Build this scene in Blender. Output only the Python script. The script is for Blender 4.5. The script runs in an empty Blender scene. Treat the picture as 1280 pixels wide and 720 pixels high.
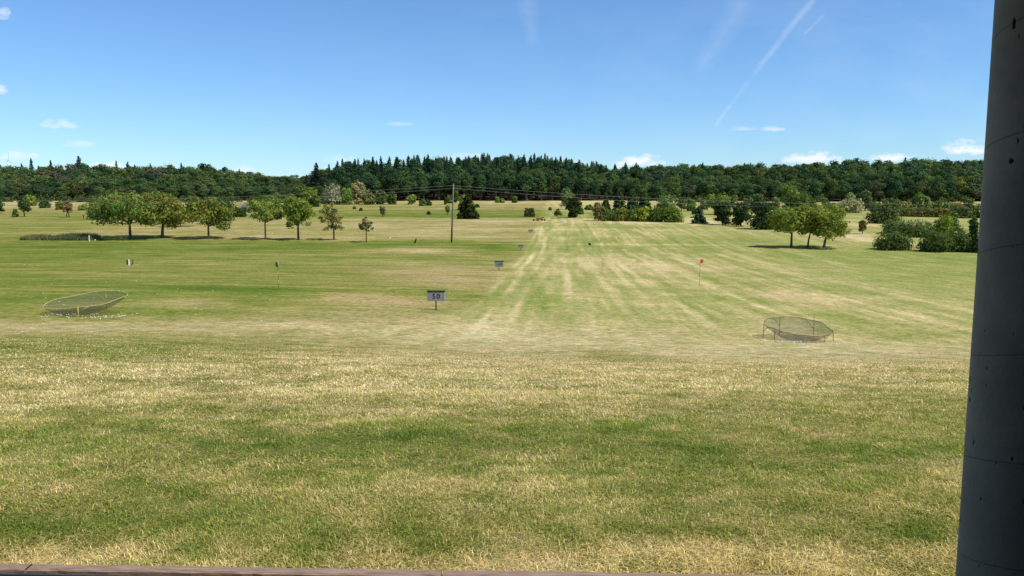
import bpy, math, random
import numpy as np
R = math.radians
random.seed(7)
S = bpy.context.scene
COL = S.collection

# ------------------------------------------------------------------ camera
EYE = 1.75
TH = math.atan(0.11375)              # pitch below the horizon
FOC = 967.0                          # focal length in pixels of a 1280 wide picture
cam = bpy.data.cameras.new('camera'); camo = bpy.data.objects.new('camera', cam); COL.objects.link(camo)
cam.sensor_width = 36.0; cam.lens = 36.0 * FOC / 1280.0
cam.clip_start = 0.05; cam.clip_end = 20000
camo.location = (0, 0, EYE); camo.rotation_euler = (math.pi / 2 - TH, 0, 0)
S.camera = camo

# ------------------------------------------------------------------ sky
SUN_EL, SUN_AZ = 55.0, 116.6         # azimuth clockwise from +Y (the view direction)
W = bpy.data.worlds.new('World'); S.world = W; W.use_nodes = True
wt = W.node_tree; wn = wt.nodes; wl = wt.links
bg = wn['Background']; bg.inputs[1].default_value = 0.13
sky = wn.new('ShaderNodeTexSky'); sky.sky_type = 'NISHITA'; sky.sun_disc = False
sky.sun_elevation = R(SUN_EL); sky.sun_rotation = R(SUN_AZ)
sky.altitude = 100; sky.air_density = 1.0; sky.dust_density = 0.15; sky.ozone_density = 3.2

def wm(op, a, b=None, c=None, clamp=False):
    n = wn.new('ShaderNodeMath'); n.operation = op; n.use_clamp = clamp
    for i, v in enumerate((a, b, c)):
        if v is None: continue
        if isinstance(v, (int, float)): n.inputs[i].default_value = v
        else: wl.new(v, n.inputs[i])
    return n.outputs[0]

tc = wn.new('ShaderNodeTexCoord'); sx = wn.new('ShaderNodeSeparateXYZ'); wl.new(tc.outputs['Generated'], sx.inputs[0])
yy = wm('MAXIMUM', sx.outputs[1], 0.02)
PX = wm('DIVIDE', sx.outputs[0], yy); PZ = wm('DIVIDE', sx.outputs[2], yy)
front = wm('MULTIPLY', wm('SUBTRACT', sx.outputs[1], 0.05), 8, clamp=True)
ct, st = math.cos(TH), math.sin(TH)
def direction(u, v):
    return ((u - 640), ct * FOC + st * (360 - v), -st * FOC + ct * (360 - v))
def pz(u, v):
    d = direction(u, v); return d[0] / d[1], d[2] / d[1]
cmb = wn.new('ShaderNodeCombineXYZ'); wl.new(PX, cmb.inputs[0]); wl.new(PZ, cmb.inputs[1])
def wnoise(scale, detail, stretch=(1, 1, 1), rough=0.55):
    mp = wn.new('ShaderNodeMapping'); mp.inputs['Scale'].default_value = stretch; wl.new(cmb.outputs[0], mp.inputs[0])
    n = wn.new('ShaderNodeTexNoise'); n.inputs['Scale'].default_value = scale; n.inputs['Detail'].default_value = detail
    n.inputs['Roughness'].default_value = rough
    wl.new(mp.outputs[0], n.inputs['Vector']); return n.outputs[0]
nz = wnoise(60, 5, (1, 1.8, 1)); nzs = wnoise(9, 4, (1, 2.2, 1)); nzt = wnoise(26, 4, (1, 1, 1))
total = None
def addmask(m):
    global total
    total = m if total is None else wm('ADD', total, m)
# small fair-weather clouds low over the wood: (px, row, half width, half height, strength)
for (u, v, hw, hh, k) in [(76, 153, 24, 6, .6), (100, 178, 19, 5, .4), (18, 194, 26, 6, .6), (2, 14, 9, 8, .6), (1, 110, 8, 8, .7),
        (803, 199, 24, 8, 1), (778, 205, 14, 5, .8), (1018, 196, 34, 8, 1), (1208, 182, 30, 9, 1.0), (1115, 195, 28, 6, .9), (420, 212, 22, 7, .8),
        (965, 160, 13, 3.5, .7), (928, 160, 16, 3, .3), (134, 205, 26, 6, .8), (296, 213, 24, 6, .8), (498, 154, 16, 3, .25), (585, 196, 30, 6, .5),
        (425, 198, 26, 5, .35), (700, 205, 30, 5, .6)]:
    a, b = pz(u, v); hw_, hh_ = hw / FOC * 1.25, hh / FOC * 1.35
    dx = wm('DIVIDE', wm('SUBTRACT', PX, a), hw_)
    dz0 = wm('SUBTRACT', PZ, b - hh_ * .35)
    dz = wm('DIVIDE', dz0, hh_ )
    dlow = wm('MULTIPLY', wm('MINIMUM', dz, 0), 1.3)      # flatter bases
    r2 = wm('ADD', wm('MULTIPLY', dx, dx), wm('ADD', wm('MULTIPLY', dz, dz), wm('MULTIPLY', dlow, dlow)))
    base = wm('SUBTRACT', 1, r2)
    m = wm('MULTIPLY', wm('ADD', base, wm('MULTIPLY', wm('SUBTRACT', nz, 0.52), 3.6)), 0.9 * k, clamp=True)
    m = wm('MULTIPLY', m, wm('MULTIPLY', wm('ADD', base, .35), 2.2, clamp=True))
    addmask(m)
# contrails: (start, end, half width at start, at end, strength)
for (p, q, w0, w1, k) in [((1030, -18), (938, 98), 6, 4.5, .15), ((938, 98), (908, 138), 5, 3, .07), ((914, 130), (894, 158), 4, 3, .14),
        ((940, -14), (868, 96), 22, 14, .07), ((1032, 16), (1003, 46), 4, 2, .09), ((655, -30), (668, 60), 18, 10, .07)]:
    a = pz(*p); b = pz(*q); L = math.hypot(b[0] - a[0], b[1] - a[1]); tx, tz = (b[0] - a[0]) / L, (b[1] - a[1]) / L
    rx, rz = wm('SUBTRACT', PX, a[0]), wm('SUBTRACT', PZ, a[1])
    s = wm('ADD', wm('MULTIPLY', rx, tx), wm('MULTIPLY', rz, tz)); d = wm('ADD', wm('MULTIPLY', rx, -tz), wm('MULTIPLY', rz, tx))
    t = wm('DIVIDE', s, L)
    wid = wm('ADD', w0 / FOC, wm('MULTIPLY', t, (w1 - w0) / FOC))
    dd = wm('DIVIDE', wm('ADD', d, wm('MULTIPLY', wm('SUBTRACT', nzt, .5), .006)), wid)
    prof = wm('SUBTRACT', 1, wm('ABSOLUTE', dd), clamp=True)
    ends = wm('MULTIPLY', wm('MULTIPLY', t, 6, clamp=True), wm('MULTIPLY', wm('SUBTRACT', 1.0, t), 6, clamp=True))
    m = wm('MULTIPLY', wm('MULTIPLY', wm('MULTIPLY', prof, ends), k * 2.0), wm('MULTIPLY', nz, 1.1))
    addmask(m)
# thin veil of cirrus
veil = wm('MULTIPLY', wm('SUBTRACT', nzs, 0.42, clamp=True), 0.28)
vx = wm('MULTIPLY', wm('ADD', PX, .45), .9, clamp=True)
addmask(wm('MULTIPLY', veil, vx))
mask = wm('MULTIPLY', wm('MINIMUM', total, 0.97), front)
mx = wn.new('ShaderNodeMix'); mx.data_type = 'RGBA'
tint = wn.new('ShaderNodeMix'); tint.data_type = 'RGBA'; tint.blend_type = 'MULTIPLY'; tint.inputs[0].default_value = 1
wl.new(sky.outputs[0], tint.inputs[6]); tint.inputs[7].default_value = (.70, .945, 1.18, 1)
wl.new(mask, mx.inputs[0]); wl.new(tint.outputs[2], mx.inputs[6]); mx.inputs[7].default_value = (7.3, 7.7, 8.2, 1)
wl.new(mx.outputs[2], bg.inputs[0])

# ------------------------------------------------------------------ sun and exposure
sl = bpy.data.lights.new('sun', 'SUN'); sl.energy = 4.95; sl.angle = R(0.53); sl.color = (1, 0.955, 0.88)
so = bpy.data.objects.new('sun', sl); COL.objects.link(so)
sd = np.array([math.sin(R(SUN_AZ)) * math.cos(R(SUN_EL)), math.cos(R(SUN_AZ)) * math.cos(R(SUN_EL)), math.sin(R(SUN_EL))])
from mathutils import Vector, Matrix
so.rotation_euler = Vector(sd).to_track_quat('Z', 'Y').to_euler(); so.location = (30, -20, 60)
S.view_settings.view_transform = 'Standard'; S.view_settings.look = 'None'; S.view_settings.gamma = 1
S.view_settings.exposure = 0.0
try:
    S.cycles.max_bounces = 6; S.cycles.transparent_max_bounces = 12; S.cycles.diffuse_bounces = 3
except Exception: pass

# ------------------------------------------------------------------ numeric helpers
def vhash(ix, iy, seed):
    h = (ix.astype(np.int64) * 374761393 + iy.astype(np.int64) * 668265263 + seed * 974711) & 0xffffffff
    h = ((h ^ (h >> 13)) * 1274126177) & 0xffffffff
    h = h ^ (h >> 16)
    return (h & 0xffffff) / float(0xffffff)
def vnoise(x, y, seed=0):
    x = np.asarray(x, float); y = np.asarray(y, float)
    fx, fy = np.floor(x), np.floor(y); tx, ty = x - fx, y - fy
    tx = tx * tx * (3 - 2 * tx); ty = ty * ty * (3 - 2 * ty)
    a = vhash(fx, fy, seed); b = vhash(fx + 1, fy, seed); c = vhash(fx, fy + 1, seed); d = vhash(fx + 1, fy + 1, seed)
    return (a * (1 - tx) + b * tx) * (1 - ty) + (c * (1 - tx) + d * tx) * ty
def fbm(x, y, seed=0, o=4):
    s = 0; a = .5; t = 0
    for i in range(o):
        s = s + a * vnoise(x * 2 ** i + i * 17.3, y * 2 ** i + i * 9.1, seed + i); t += a; a *= .55
    return s / t
def sstep(x, a, b):
    t = np.clip((x - a) / (b - a), 0, 1); return t * t * (3 - 2 * t)

# drop of the ground below the eye, along the view
_DY = np.array([-200, -20, 2.0, 3.6, 6, 10, 15, 20, 25, 30, 35, 40, 50, 70, 100, 130, 150, 172, 200, 250, 300, 350, 420, 480, 600, 1000, 4500, 12000], float)
_DD = np.array([1.77, 1.77, 1.77, 1.775, 2.05, 2.6, 3.35, 4.2, 5.1, 5.9, 6.5, 6.95, 7.4, 8.1, 9.0, 9.6, 9.8, 9.35, 8.25, 7.1, 6.0, 4.7, 2.6, .4, -8, -20, -120, -200], float)
_h = np.diff(_DY); _s = np.diff(_DD) / _h
_m = np.zeros(len(_DY))
for i in range(1, len(_DY) - 1):
    if _s[i - 1] * _s[i] > 0:
        w1, w2 = 2 * _h[i] + _h[i - 1], _h[i] + 2 * _h[i - 1]; _m[i] = (w1 + w2) / (w1 / _s[i - 1] + w2 / _s[i])
def drop0(Y):
    Y = np.clip(Y, -200, 11999); k = np.clip(np.searchsorted(_DY, Y, side='right') - 1, 0, len(_DY) - 2)
    h = _h[k]; t = (Y - _DY[k]) / h
    return ((2 * t**3 - 3 * t**2 + 1) * _DD[k] + (t**3 - 2 * t**2 + t) * h * _m[k] + (-2 * t**3 + 3 * t**2) * _DD[k + 1] + (t**3 - t**2) * h * _m[k + 1])
def gz(X, Y):
    X = np.asarray(X, float); Y = np.asarray(Y, float)
    sr = np.interp(Y, [5, 12, 20, 30, 40, 60, 100, 160, 350], [0, .004, .010, .016, .03, .03, .015, .008, 0])
    sl_ = np.interp(Y, [5, 12, 19, 30, 40, 60, 100, 160, 350], [0, .016, .036, .038, .032, .03, .015, .008, 0])
    d = drop0(Y) + np.where(X > 0, sr, sl_) * 45 * np.tanh(X / 45)
    d = d + (fbm(X / 18, Y / 18, 5, 2) - .5) * .35 * sstep(Y, 30, 120) * (1 - .5 * sstep(Y, 150, 200))
    d = d + (fbm(X / 1.4, Y / 1.4, 9, 2) - .5) * .05 * sstep(Y, 3.7, 6)
    return EYE - d
def place(u, v):
    d = np.array(direction(u, v), float); d = d / d[1]
    Y = np.concatenate([np.arange(2, 60, .05), np.arange(60, 900, .25)])
    X = d[0] * Y; Z = EYE + d[2] * Y
    hit = np.nonzero(Z < gz(X, Y))[0]
    k = hit[0] if len(hit) else len(Y) - 1
    return float(X[k]), float(Y[k]), float(gz(X[k], Y[k]))
def at_depth(u, Y):
    X = (u - 640) / FOC * Y; return float(X), float(Y), float(gz(X, Y))

# ------------------------------------------------------------------ mesh helpers
class MB:
    def __init__(s): s.V = []; s.F = {3: [], 4: []}; s.M = {3: [], 4: []}; s.C = []; s.n = 0
    def add(s, V, F, m=0, c=(1, 1, 1)):
        V = np.asarray(V, float).reshape(-1, 3); F = np.asarray(F, int); k = F.shape[1]
        s.V.append(V); s.F[k].append(F + s.n); s.M[k].append(np.full(len(F), m))
        c = np.asarray(c, float)
        s.C.append(np.broadcast_to(c, (len(V), 3)) if c.ndim == 1 else c)
        s.n += len(V); return s
    def addmb(s, o, M=None, off=(0, 0, 0), rot=0, sc=(1, 1, 1), col=None):
        V = np.concatenate(o.V) * np.asarray(sc); c, q = math.cos(rot), math.sin(rot)
        V = np.stack([V[:, 0] * c - V[:, 1] * q + off[0], V[:, 0] * q + V[:, 1] * c + off[1], V[:, 2] + off[2]], 1)
        C = np.concatenate(o.C); C = C if col is None else C * np.asarray(col)
        for k in (3, 4):
            for F, m in zip(o.F[k], o.M[k]): s.F[k].append(F + s.n); s.M[k].append(m)
        s.V.append(V); s.C.append(C); s.n += len(V)
    def mesh(s, name, mats, smooth=False):
        me = bpy.data.meshes.new(name)
        V = np.concatenate(s.V).astype(np.float32)
        tri = np.concatenate(s.F[3]) if s.F[3] else np.zeros((0, 3), int); qd = np.concatenate(s.F[4]) if s.F[4] else np.zeros((0, 4), int)
        mi = np.concatenate(s.M[3] + s.M[4]).astype(np.int32)
        loops = np.concatenate([tri.ravel(), qd.ravel()]).astype(np.int32)
        tot = np.concatenate([np.full(len(tri), 3), np.full(len(qd), 4)]).astype(np.int32)
        start = np.concatenate([[0], np.cumsum(tot)[:-1]]).astype(np.int32)
        me.vertices.add(len(V)); me.vertices.foreach_set('co', V.ravel())
        me.loops.add(len(loops)); me.loops.foreach_set('vertex_index', loops)
        me.polygons.add(len(tot)); me.polygons.foreach_set('loop_start', start); me.polygons.foreach_set('loop_total', tot)
        me.polygons.foreach_set('material_index', mi)
        me.polygons.foreach_set('use_smooth', np.full(len(tot), bool(smooth)))
        C = np.concatenate(s.C); C4 = np.concatenate([C, np.ones((len(C), 1))], 1).astype(np.float32)
        a = me.color_attributes.new('Col', 'FLOAT_COLOR', 'POINT'); a.data.foreach_set('color', C4.ravel())
        for m in mats: me.materials.append(m)
        me.update(calc_edges=True); me.validate()
        return me
def link(name, me, parent=None, loc=None, rz=0):
    o = bpy.data.objects.new(name, me); COL.objects.link(o)
    if parent: o.parent = parent
    if loc is not None: o.location = loc
    o.rotation_euler.z = rz
    return o
def tag(o, label=None, cat=None, group=None, kind=None):
    if label: o['label'] = label
    if cat: o['category'] = cat
    if group: o['group'] = group
    if kind: o['kind'] = kind
    return o
def empty(name, loc, rz=0):
    return link(name, None, None, loc, rz)
def box(mb, c, s, m=0, rz=0, col=(1, 1, 1), bev=0):
    x, y, z = [v / 2 for v in s]
    if bev:
        b = min(bev, x * .9, y * .9, z * .9)
        bm = []; V = []
        for sz in (-1, 1):
            for ins in ((b, 0), (0, b)) if sz < 0 else ((0, b), (b, 0)):
                i, dz = ins
                V += [(-x + i, -y + i, sz * (z - dz)), (x - i, -y + i, sz * (z - dz)), (x - i, y - i, sz * (z - dz)), (-x + i, y - i, sz * (z - dz))]
        F = [(3, 2, 1, 0), (12, 13, 14, 15)]
        for r in range(3):
            for k in range(4): F.append((r * 4 + k, r * 4 + (k + 1) % 4, r * 4 + 4 + (k + 1) % 4, r * 4 + 4 + k))
    else:
        V = [(-x, -y, -z), (x, -y, -z), (x, y, -z), (-x, y, -z), (-x, -y, z), (x, -y, z), (x, y, z), (-x, y, z)]
        F = [(3, 2, 1, 0), (4, 5, 6, 7), (0, 1, 5, 4), (1, 2, 6, 5), (2, 3, 7, 6), (3, 0, 4, 7)]
    V = np.array(V); cc, q = math.cos(rz), math.sin(rz)
    V = np.stack([V[:, 0] * cc - V[:, 1] * q, V[:, 0] * q + V[:, 1] * cc, V[:, 2]], 1) + np.array(c)
    return mb.add(V, F, m, col)
def tube(mb, pts, rad, n=8, m=0, col=(1, 1, 1), caps=True):
    P = np.array(pts, float); rad = np.broadcast_to(np.asarray(rad, float), (len(P),))
    V = []
    for i in range(len(P)):
        t = P[min(i + 1, len(P) - 1)] - P[max(i - 1, 0)]; t = t / (np.linalg.norm(t) + 1e-9)
        a = np.cross(t, (0, 0, 1) if abs(t[2]) < .95 else (0, 1, 0)); a /= np.linalg.norm(a); b = np.cross(t, a)
        for k in range(n):
            w = 2 * math.pi * k / n; V.append(P[i] + rad[i] * (math.cos(w) * a + math.sin(w) * b))
    F = [(i * n + k, i * n + (k + 1) % n, (i + 1) * n + (k + 1) % n, (i + 1) * n + k) for i in range(len(P) - 1) for k in range(n)]
    if caps:
        V.append(P[0]); V.append(P[-1]); c0 = len(V) - 2
        mb.add(V, F, m, col)
        base = mb.n - len(V)
        T = [(k, c0, (k + 1) % n) for k in range(n)] + [((len(P) - 1) * n + k, (len(P) - 1) * n + (k + 1) % n, c0 + 1) for k in range(n)]
        mb.F[3].append(np.array(T) + base); mb.M[3].append(np.full(len(T), m))
        return mb
    return mb.add(V, F, m, col)

# ------------------------------------------------------------------ materials
def newmat(name):
    m = bpy.data.materials.new(name); m.use_nodes = True; nt = m.node_tree
    b = nt.nodes['Principled BSDF']; return m, nt, b
def N(nt, t, **kw):
    n = nt.nodes.new(t)
    for k, v in kw.items(): setattr(n, k, v)
    return n
def simple(name, col, rough=.7, noise=0.25, scale=6.0, metallic=0, bump=0, obj=True):
    m, nt, b = newmat(name); L = nt.links
    tcn = N(nt, 'ShaderNodeTexCoord'); nz = N(nt, 'ShaderNodeTexNoise'); nz.inputs['Scale'].default_value = scale; nz.inputs['Detail'].default_value = 5
    L.new(tcn.outputs['Object'], nz.inputs['Vector'])
    mr = N(nt, 'ShaderNodeMapRange'); mr.inputs['From Min'].default_value = .3; mr.inputs['From Max'].default_value = .7
    mr.inputs['To Min'].default_value = 1 - noise; mr.inputs['To Max'].default_value = 1 + noise; L.new(nz.outputs[0], mr.inputs[0])
    mx = N(nt, 'ShaderNodeMix', data_type='RGBA', blend_type='MULTIPLY'); mx.inputs[0].default_value = 1
    mx.inputs[6].default_value = (*col, 1); L.new(mr.outputs[0], mx.inputs[7]); L.new(mx.outputs[2], b.inputs['Base Color'])
    b.inputs['Roughness'].default_value = rough; b.inputs['Metallic'].default_value = metallic
    b.inputs['Specular IOR Level'].default_value = .3
    if bump:
        bp = N(nt, 'ShaderNodeBump'); bp.inputs['Strength'].default_value = bump; bp.inputs['Distance'].default_value = .02
        L.new(nz.outputs[0], bp.inputs['Height']); L.new(bp.outputs[0], b.inputs['Normal'])
    return m
def leafmat():
    m, nt, b = newmat('foliage'); L = nt.links
    nt.nodes.remove(b); out = nt.nodes['Material Output']
    at = N(nt, 'ShaderNodeAttribute', attribute_name='Col'); oi = N(nt, 'ShaderNodeObjectInfo')
    mx = N(nt, 'ShaderNodeMix', data_type='RGBA', blend_type='MULTIPLY'); mx.inputs[0].default_value = 1
    L.new(at.outputs['Color'], mx.inputs[6]); L.new(oi.outputs['Color'], mx.inputs[7])
    d = N(nt, 'ShaderNodeBsdfDiffuse'); t = N(nt, 'ShaderNodeBsdfTranslucent')
    L.new(mx.outputs[2], d.inputs[0])
    hs = N(nt, 'ShaderNodeMix', data_type='RGBA', blend_type='MULTIPLY'); hs.inputs[0].default_value = 1; hs.inputs[7].default_value = (1.0, 1.10, .55, 1)
    L.new(mx.outputs[2], hs.inputs[6]); L.new(hs.outputs[2], t.inputs[0])
    ms = N(nt, 'ShaderNodeMixShader'); ms.inputs[0].default_value = .38; L.new(d.outputs[0], ms.inputs[1]); L.new(t.outputs[0], ms.inputs[2])
    L.new(ms.outputs[0], out.inputs['Surface']); return m
M_LEAF = leafmat()
M_BARK = simple('bark', (.085, .066, .05), .9, .35, 9, bump=.5)
M_POLE = simple('weathered_wood_pole', (.14, .115, .09), .85, .3, 5, bump=.3)
M_SIGN = simple('grey_painted_board', (.25, .24, .225), .6, .08, 14)
M_DARK = simple('dark_paint', (.018, .018, .018), .5, .2, 12)
M_WIRE = simple('cable', (.26, .25, .24), .5, .1, 5)
M_LEG = simple('yellow_leg_paint', (.60, .45, .08), .6, .2, 18)
M_WHITE = simple('white_paint', (.78, .78, .76), .5, .06, 8)
M_YEL = simple('yellow_paint', (.52, .45, .19), .6, .2, 18)
M_RUST = simple('rusty_steel', (.15, .085, .055), .8, .35, 25)
M_RED = simple('red_flag_cloth', (.85, .15, .06), .8, .1, 8)
M_REDM = simple('faded_red_paint', (.30, .09, .05), .6, .3, 4)
M_GREY = simple('grey_metal', (.28, .28, .29), .5, .15, 4)
M_TYRE = simple('black_rubber', (.03, .03, .03), .8, .1, 5)
M_ROOFG = simple('grey_roof_felt', (.17, .17, .18), .85, .2, 2)
M_TIMBER = simple('brown_timber', (.16, .11, .07), .8, .25, 4)
M_BALL = simple('golf_ball_white', (.82, .82, .80), .35, .02, 40)

# ------------------------------------------------------------------ ground tones (albedo, by position on the land)
def rowY(v, u=640): return place(u, v)[1]
_rows = [712, 700, 690, 670, 640, 610, 590, 565, 545, 520, 490, 465, 448, 434, 420, 408, 398, 386, 374, 362, 350, 338, 326, 316, 308, 303, 297, 288, 280, 275, 271, 266, 261, 256, 252, 249]
_cols = [-.75, -.55, -.30, -.10, .08, .30, .55, .8]
_tab = {
 712: [.85, .85, .80, .85, .85, .85, .85, .8], 700: [.85, .80, .66, .75, .85, .80, .75, .7], 690: [.45, .5, .45, .5, .52, .55, .5, .5],
 670: [.30, .35, .36, .46, .42, .42, .50, .5], 640: [.42, .50, .50, .56, .52, .46, .58, .5], 610: [.55, .56, .58, .60, .56, .50, .62, .6],
 590: [.45, .50, .52, .56, .48, .44, .52, .5], 565: [.40, .44, .40, .40, .42, .43, .46, .4], 545: [.42, .42, .36, .37, .40, .48, .50, .4],
 520: [.60, .55, .56, .62, .58, .56, .56, .5], 490: [.76, .76, .76, .82, .78, .72, .72, .7], 465: [.64, .74, .76, .82, .80, .78, .76, .7],
 448: [.60, .62, .70, .82, .84, .92, .88, .8], 434: [.50, .50, .54, .78, .90, .94, .88, .8], 420: [.56, .58, .66, .92, .92, .74, .68, .7],
 408: [.88, .90, .88, .92, .82, .66, .64, .6], 398: [.50, .50, .48, .70, .68, .60, .62, .6], 386: [.38, .38, .42, .54, .66, .60, .62, .6],
 374: [.32, .32, .36, .38, .62, .60, .62, .5], 362: [.30, .34, .36, .40, .60, .58, .52, .4], 350: [.32, .34, .42, .46, .60, .58, .42, .4],
 338: [.32, .36, .44, .54, .60, .60, .36, .3], 326: [.26, .32, .40, .50, .64, .62, .34, .3], 316: [.22, .24, .34, .42, .58, .46, .34, .3],
 308: [.20, .20, .24, .26, .46, .40, .36, .3], 303: [.20, .22, .26, .26, .50, .44, .38, .4], 297: [.40, .52, .62, .66, .58, .50, .40, .4],
 288: [.40, .48, .60, .66, .62, .56, .44, .5], 280: [.30, .48, .62, .66, .68, .66, .46, .5], 275: [.30, .40, .60, .62, .74, .72, .5, .5],
 271: [.50, .42, .36, .34, .40, .60, .5, .5], 266: [.46, .42, .36, .32, .36, .46, .5, .5], 261: [.78, .60, .44, .50, .60, .50, .5, .5],
 256: [.92, .80, .50, .60, .62, .52, .5, .5], 252: [.96, .86, .86, .88, .86, .6, .6, .5], 249: [.9, .8, .7, .5, .4, .4, .5, .5]}
_TC = np.array(_cols); _TT = np.array([_tab[v] for v in _rows])
_TY = np.zeros(_TT.shape)
for j_, a_ in enumerate(_cols):
    ys_ = np.array([place(640 + a_ * FOC, v)[1] for v in _rows]); _TY[:, j_] = np.maximum.accumulate(ys_ + np.arange(len(ys_)) * .01)
def table(X, Y):
    a = np.clip(X / np.maximum(Y, 2), _TC[0], _TC[-1]); out = np.zeros(np.shape(a)); 
    for j_ in range(len(_TC)):
        w_ = np.interp(a, _TC, np.eye(len(_TC))[j_])
        out = out + w_ * np.interp(Y, _TY[:, j_], _TT[:, j_])
    return out
# worn and lush patches: (px, row, half width px, half height px, change, reddish)
_bl = []
for (u, v, hw, hh, a, rd) in [(530, 313, 60, 4.5, .45, .1), (240, 377, 50, 5, .36, .4), (470, 376, 75, 9, .38, .9), (560, 352, 60, 6, .22, .7),
        (690, 380, 26, 18, -.28, 0), (660, 345, 12, 26, -.18, 0), (1000, 372, 62, 13, .36, .5), (850, 334, 70, 11, .26, .4), (770, 330, 40, 9, .18, .2),
        (545, 340, 60, 7, .18, .8), (620, 312, 30, 5, -.25, 0), (870, 300, 110, 5, -.15, 0), (1080, 320, 120, 8, -.12, 0), (905, 372, 60, 10, -.2, 0),
        (770, 447, 70, 7, -.32, 0), (150, 434, 160, 7, -.14, 0), (330, 366, 60, 4, -.25, 0), (300, 362, 80, 4, -.25, 0), (1180, 375, 60, 8, -.18, 0),
        (770, 540, 110, 22, -.10, 0), (470, 548, 110, 16, -.12, 0), (700, 500, 160, 22, .06, .5), (110, 500, 140, 16, .08, .1), (40, 670, 60, 22, -.2, 0), (230, 655, 60, 22, -.14, 0),
        (1062, 296, 40, 8, .55, .4), (1015, 304, 26, 5, .1, 0), (600, 283, 60, 8, .1, .2), (330, 298, 40, 3, .3, .8), (440, 300, 60, 2, .25, .6), (200, 285, 80, 8, .2, .5),
        (1160, 272, 60, 5, .1, 0), (1100, 282, 30, 4, .2, 0), (1150, 304, 30, 5, .2, 0), (440, 370, 30, 5, .2, .8)]:
    x, y, z = place(u, v); y0 = place(u, v + hh)[1]; y1 = place(u, v - hh)[1]
    _bl.append((x, y, hw / FOC * y, (y1 - y0) / 2, a, rd))
LANE = .058
def tones(X, Y):
    """dryness 0..1 and redness 0..1 of the turf at X, Y"""
    X = np.asarray(X, float); Y = np.asarray(Y, float)
    far = sstep(Y, 25, 60)
    wy = Y * (1 + (fbm(X / (1 + Y * .05), Y / (1 + Y * .05), 21, 3) - .5) * .10 * (1 - .6 * far)); wx = X + Y * (fbm(X / 9, Y / 9, 22, 3) - .5) * .10
    s0 = X - LANE * Y
    lane = sstep(s0 + (fbm(X / 3, Y / 9, 31, 2) - .5) * 2.5, -7.0 - 60 * sstep(45 - Y, 0, 22), -5.2)   # the mown range lane and everything right of it
    d = table(wx, wy); rd = np.zeros_like(d)
    for (x, y, rx, ry, a, r) in _bl:
        q = ((X - x) / rx) ** 2 + ((Y - y) / ry) ** 2
        m = np.exp(-q * 1.1) * (.55 + .9 * fbm((X - x) / rx * 2.5, (Y - y) / ry * 2.0, int(x * 7) & 255, 3))
        d = d + a * m; rd = rd + r * m
    # tractor and mower tracks running down the lane
    wob = (fbm(X / 60, Y / 60, 40, 2) - .5) * .9
    s = s0 + wob * .8
    per = 4.1; ph = (s + 5.15) / per; k = np.floor(ph); fr = (ph - k) * per
    tr = np.exp(-((fr - .7) / .42) ** 2) + np.exp(-((fr - 2.3) / .42) ** 2)
    amp = .25 + .9 * vhash(k, k * 0, 77); fade = fbm(s / 1.2, Y / 22, 43, 4)
    tr = tr * amp * sstep(fade, .30, .72) * 1.0 + (fbm(s / 2.6 + 9, Y / 60, 45, 2) - .5) * 1.1
    trk = (np.exp(-((s + 5.7) / .42) ** 2) + np.exp(-((s + 4.25) / .42) ** 2)) * (.45 + .8 * fade) * (1 - sstep(Y, 215, 250))
    tr = tr + .85 * trk
    right = sstep(s0, 12, 45)
    d = d + lane * far * (tr - .45) * (.36 - .20 * right) * (1 - sstep(Y, 330, 350))
    d = d + lane * far * (fbm(s / .7, Y / 14, 44, 3) - .5) * .66
    # mowing bands across the left field
    d = d + (1 - lane) * far * (fbm(X / 22, Y / 1.6, 46, 4) - .5) * .46 + (1 - lane) * far * (fbm(X / 5, Y / .45, 48, 3) - .5) * .40
    d = d + far * (fbm(X / 7, Y / 5, 47, 4) - .5) * .44 + sstep(Y, 190, 230) * (fbm(X / 45, Y / 7, 49, 3) - .5) * .55
    # pale path crossing
    d = d + .30 * np.exp(-((Y - 168 - (fbm(X / 30, Y * 0, 50, 2) - .5) * 3) / 1.1) ** 2) * sstep(X, -40, -30) * (1 - sstep(X, 44, 60))
    d = d + far * (.04 + .13 * lane) * (1 - sstep(d, .6, 1))
    # foreground patchiness
    near = 1 - far
    d = d + near * ((fbm(X / 1.1, Y / 1.1, 51, 4) - .5) * .46 + (fbm(X / .20, Y / .20, 52, 2) - .5) * .46)
    d = d - near * .17 * sstep(fbm(X / .55, Y / .45, 55, 3), .58, .70) + near * .14 * sstep(fbm(X / .4, Y / .35, 56, 3), .60, .72)
    rd = rd + near * np.clip(fbm(X / .9, Y / .9, 53, 3) - .52, 0, 1) * 2.2 + far * np.clip(fbm(X / 9, Y / 7, 54, 3) - .50, 0, 1) * 2.4 * (1 - .6 * lane)
    return np.clip(d, 0, 1), np.clip(rd, 0, 1), lane * far
_RK = np.array([0, .25, .45, .62, .82, 1.0])
_RC = np.array([(.095, .155, .022), (.150, .198, .032), (.235, .245, .053), (.325, .290, .092), (.445, .370, .155), (.58, .495, .245)])
def turf_colour(d, rd, ln=0):
    c = np.stack([np.interp(d, _RK, _RC[:, i]) for i in range(3)], -1)
    k = (rd * .55)[..., None] * sstep(d, .35, .7)[..., None]
    c = c * (1 - k) + np.array([.40, .28, .12]) * k
    if np.ndim(ln):
        c = c * (.90 + .17 * ln[..., None])
        g = (ln * .35 * (1 - sstep(d, .6, .9)))[..., None]; c = c * (1 - g) + np.array([.27, .31, .10]) * g
    return c * .91

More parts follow.
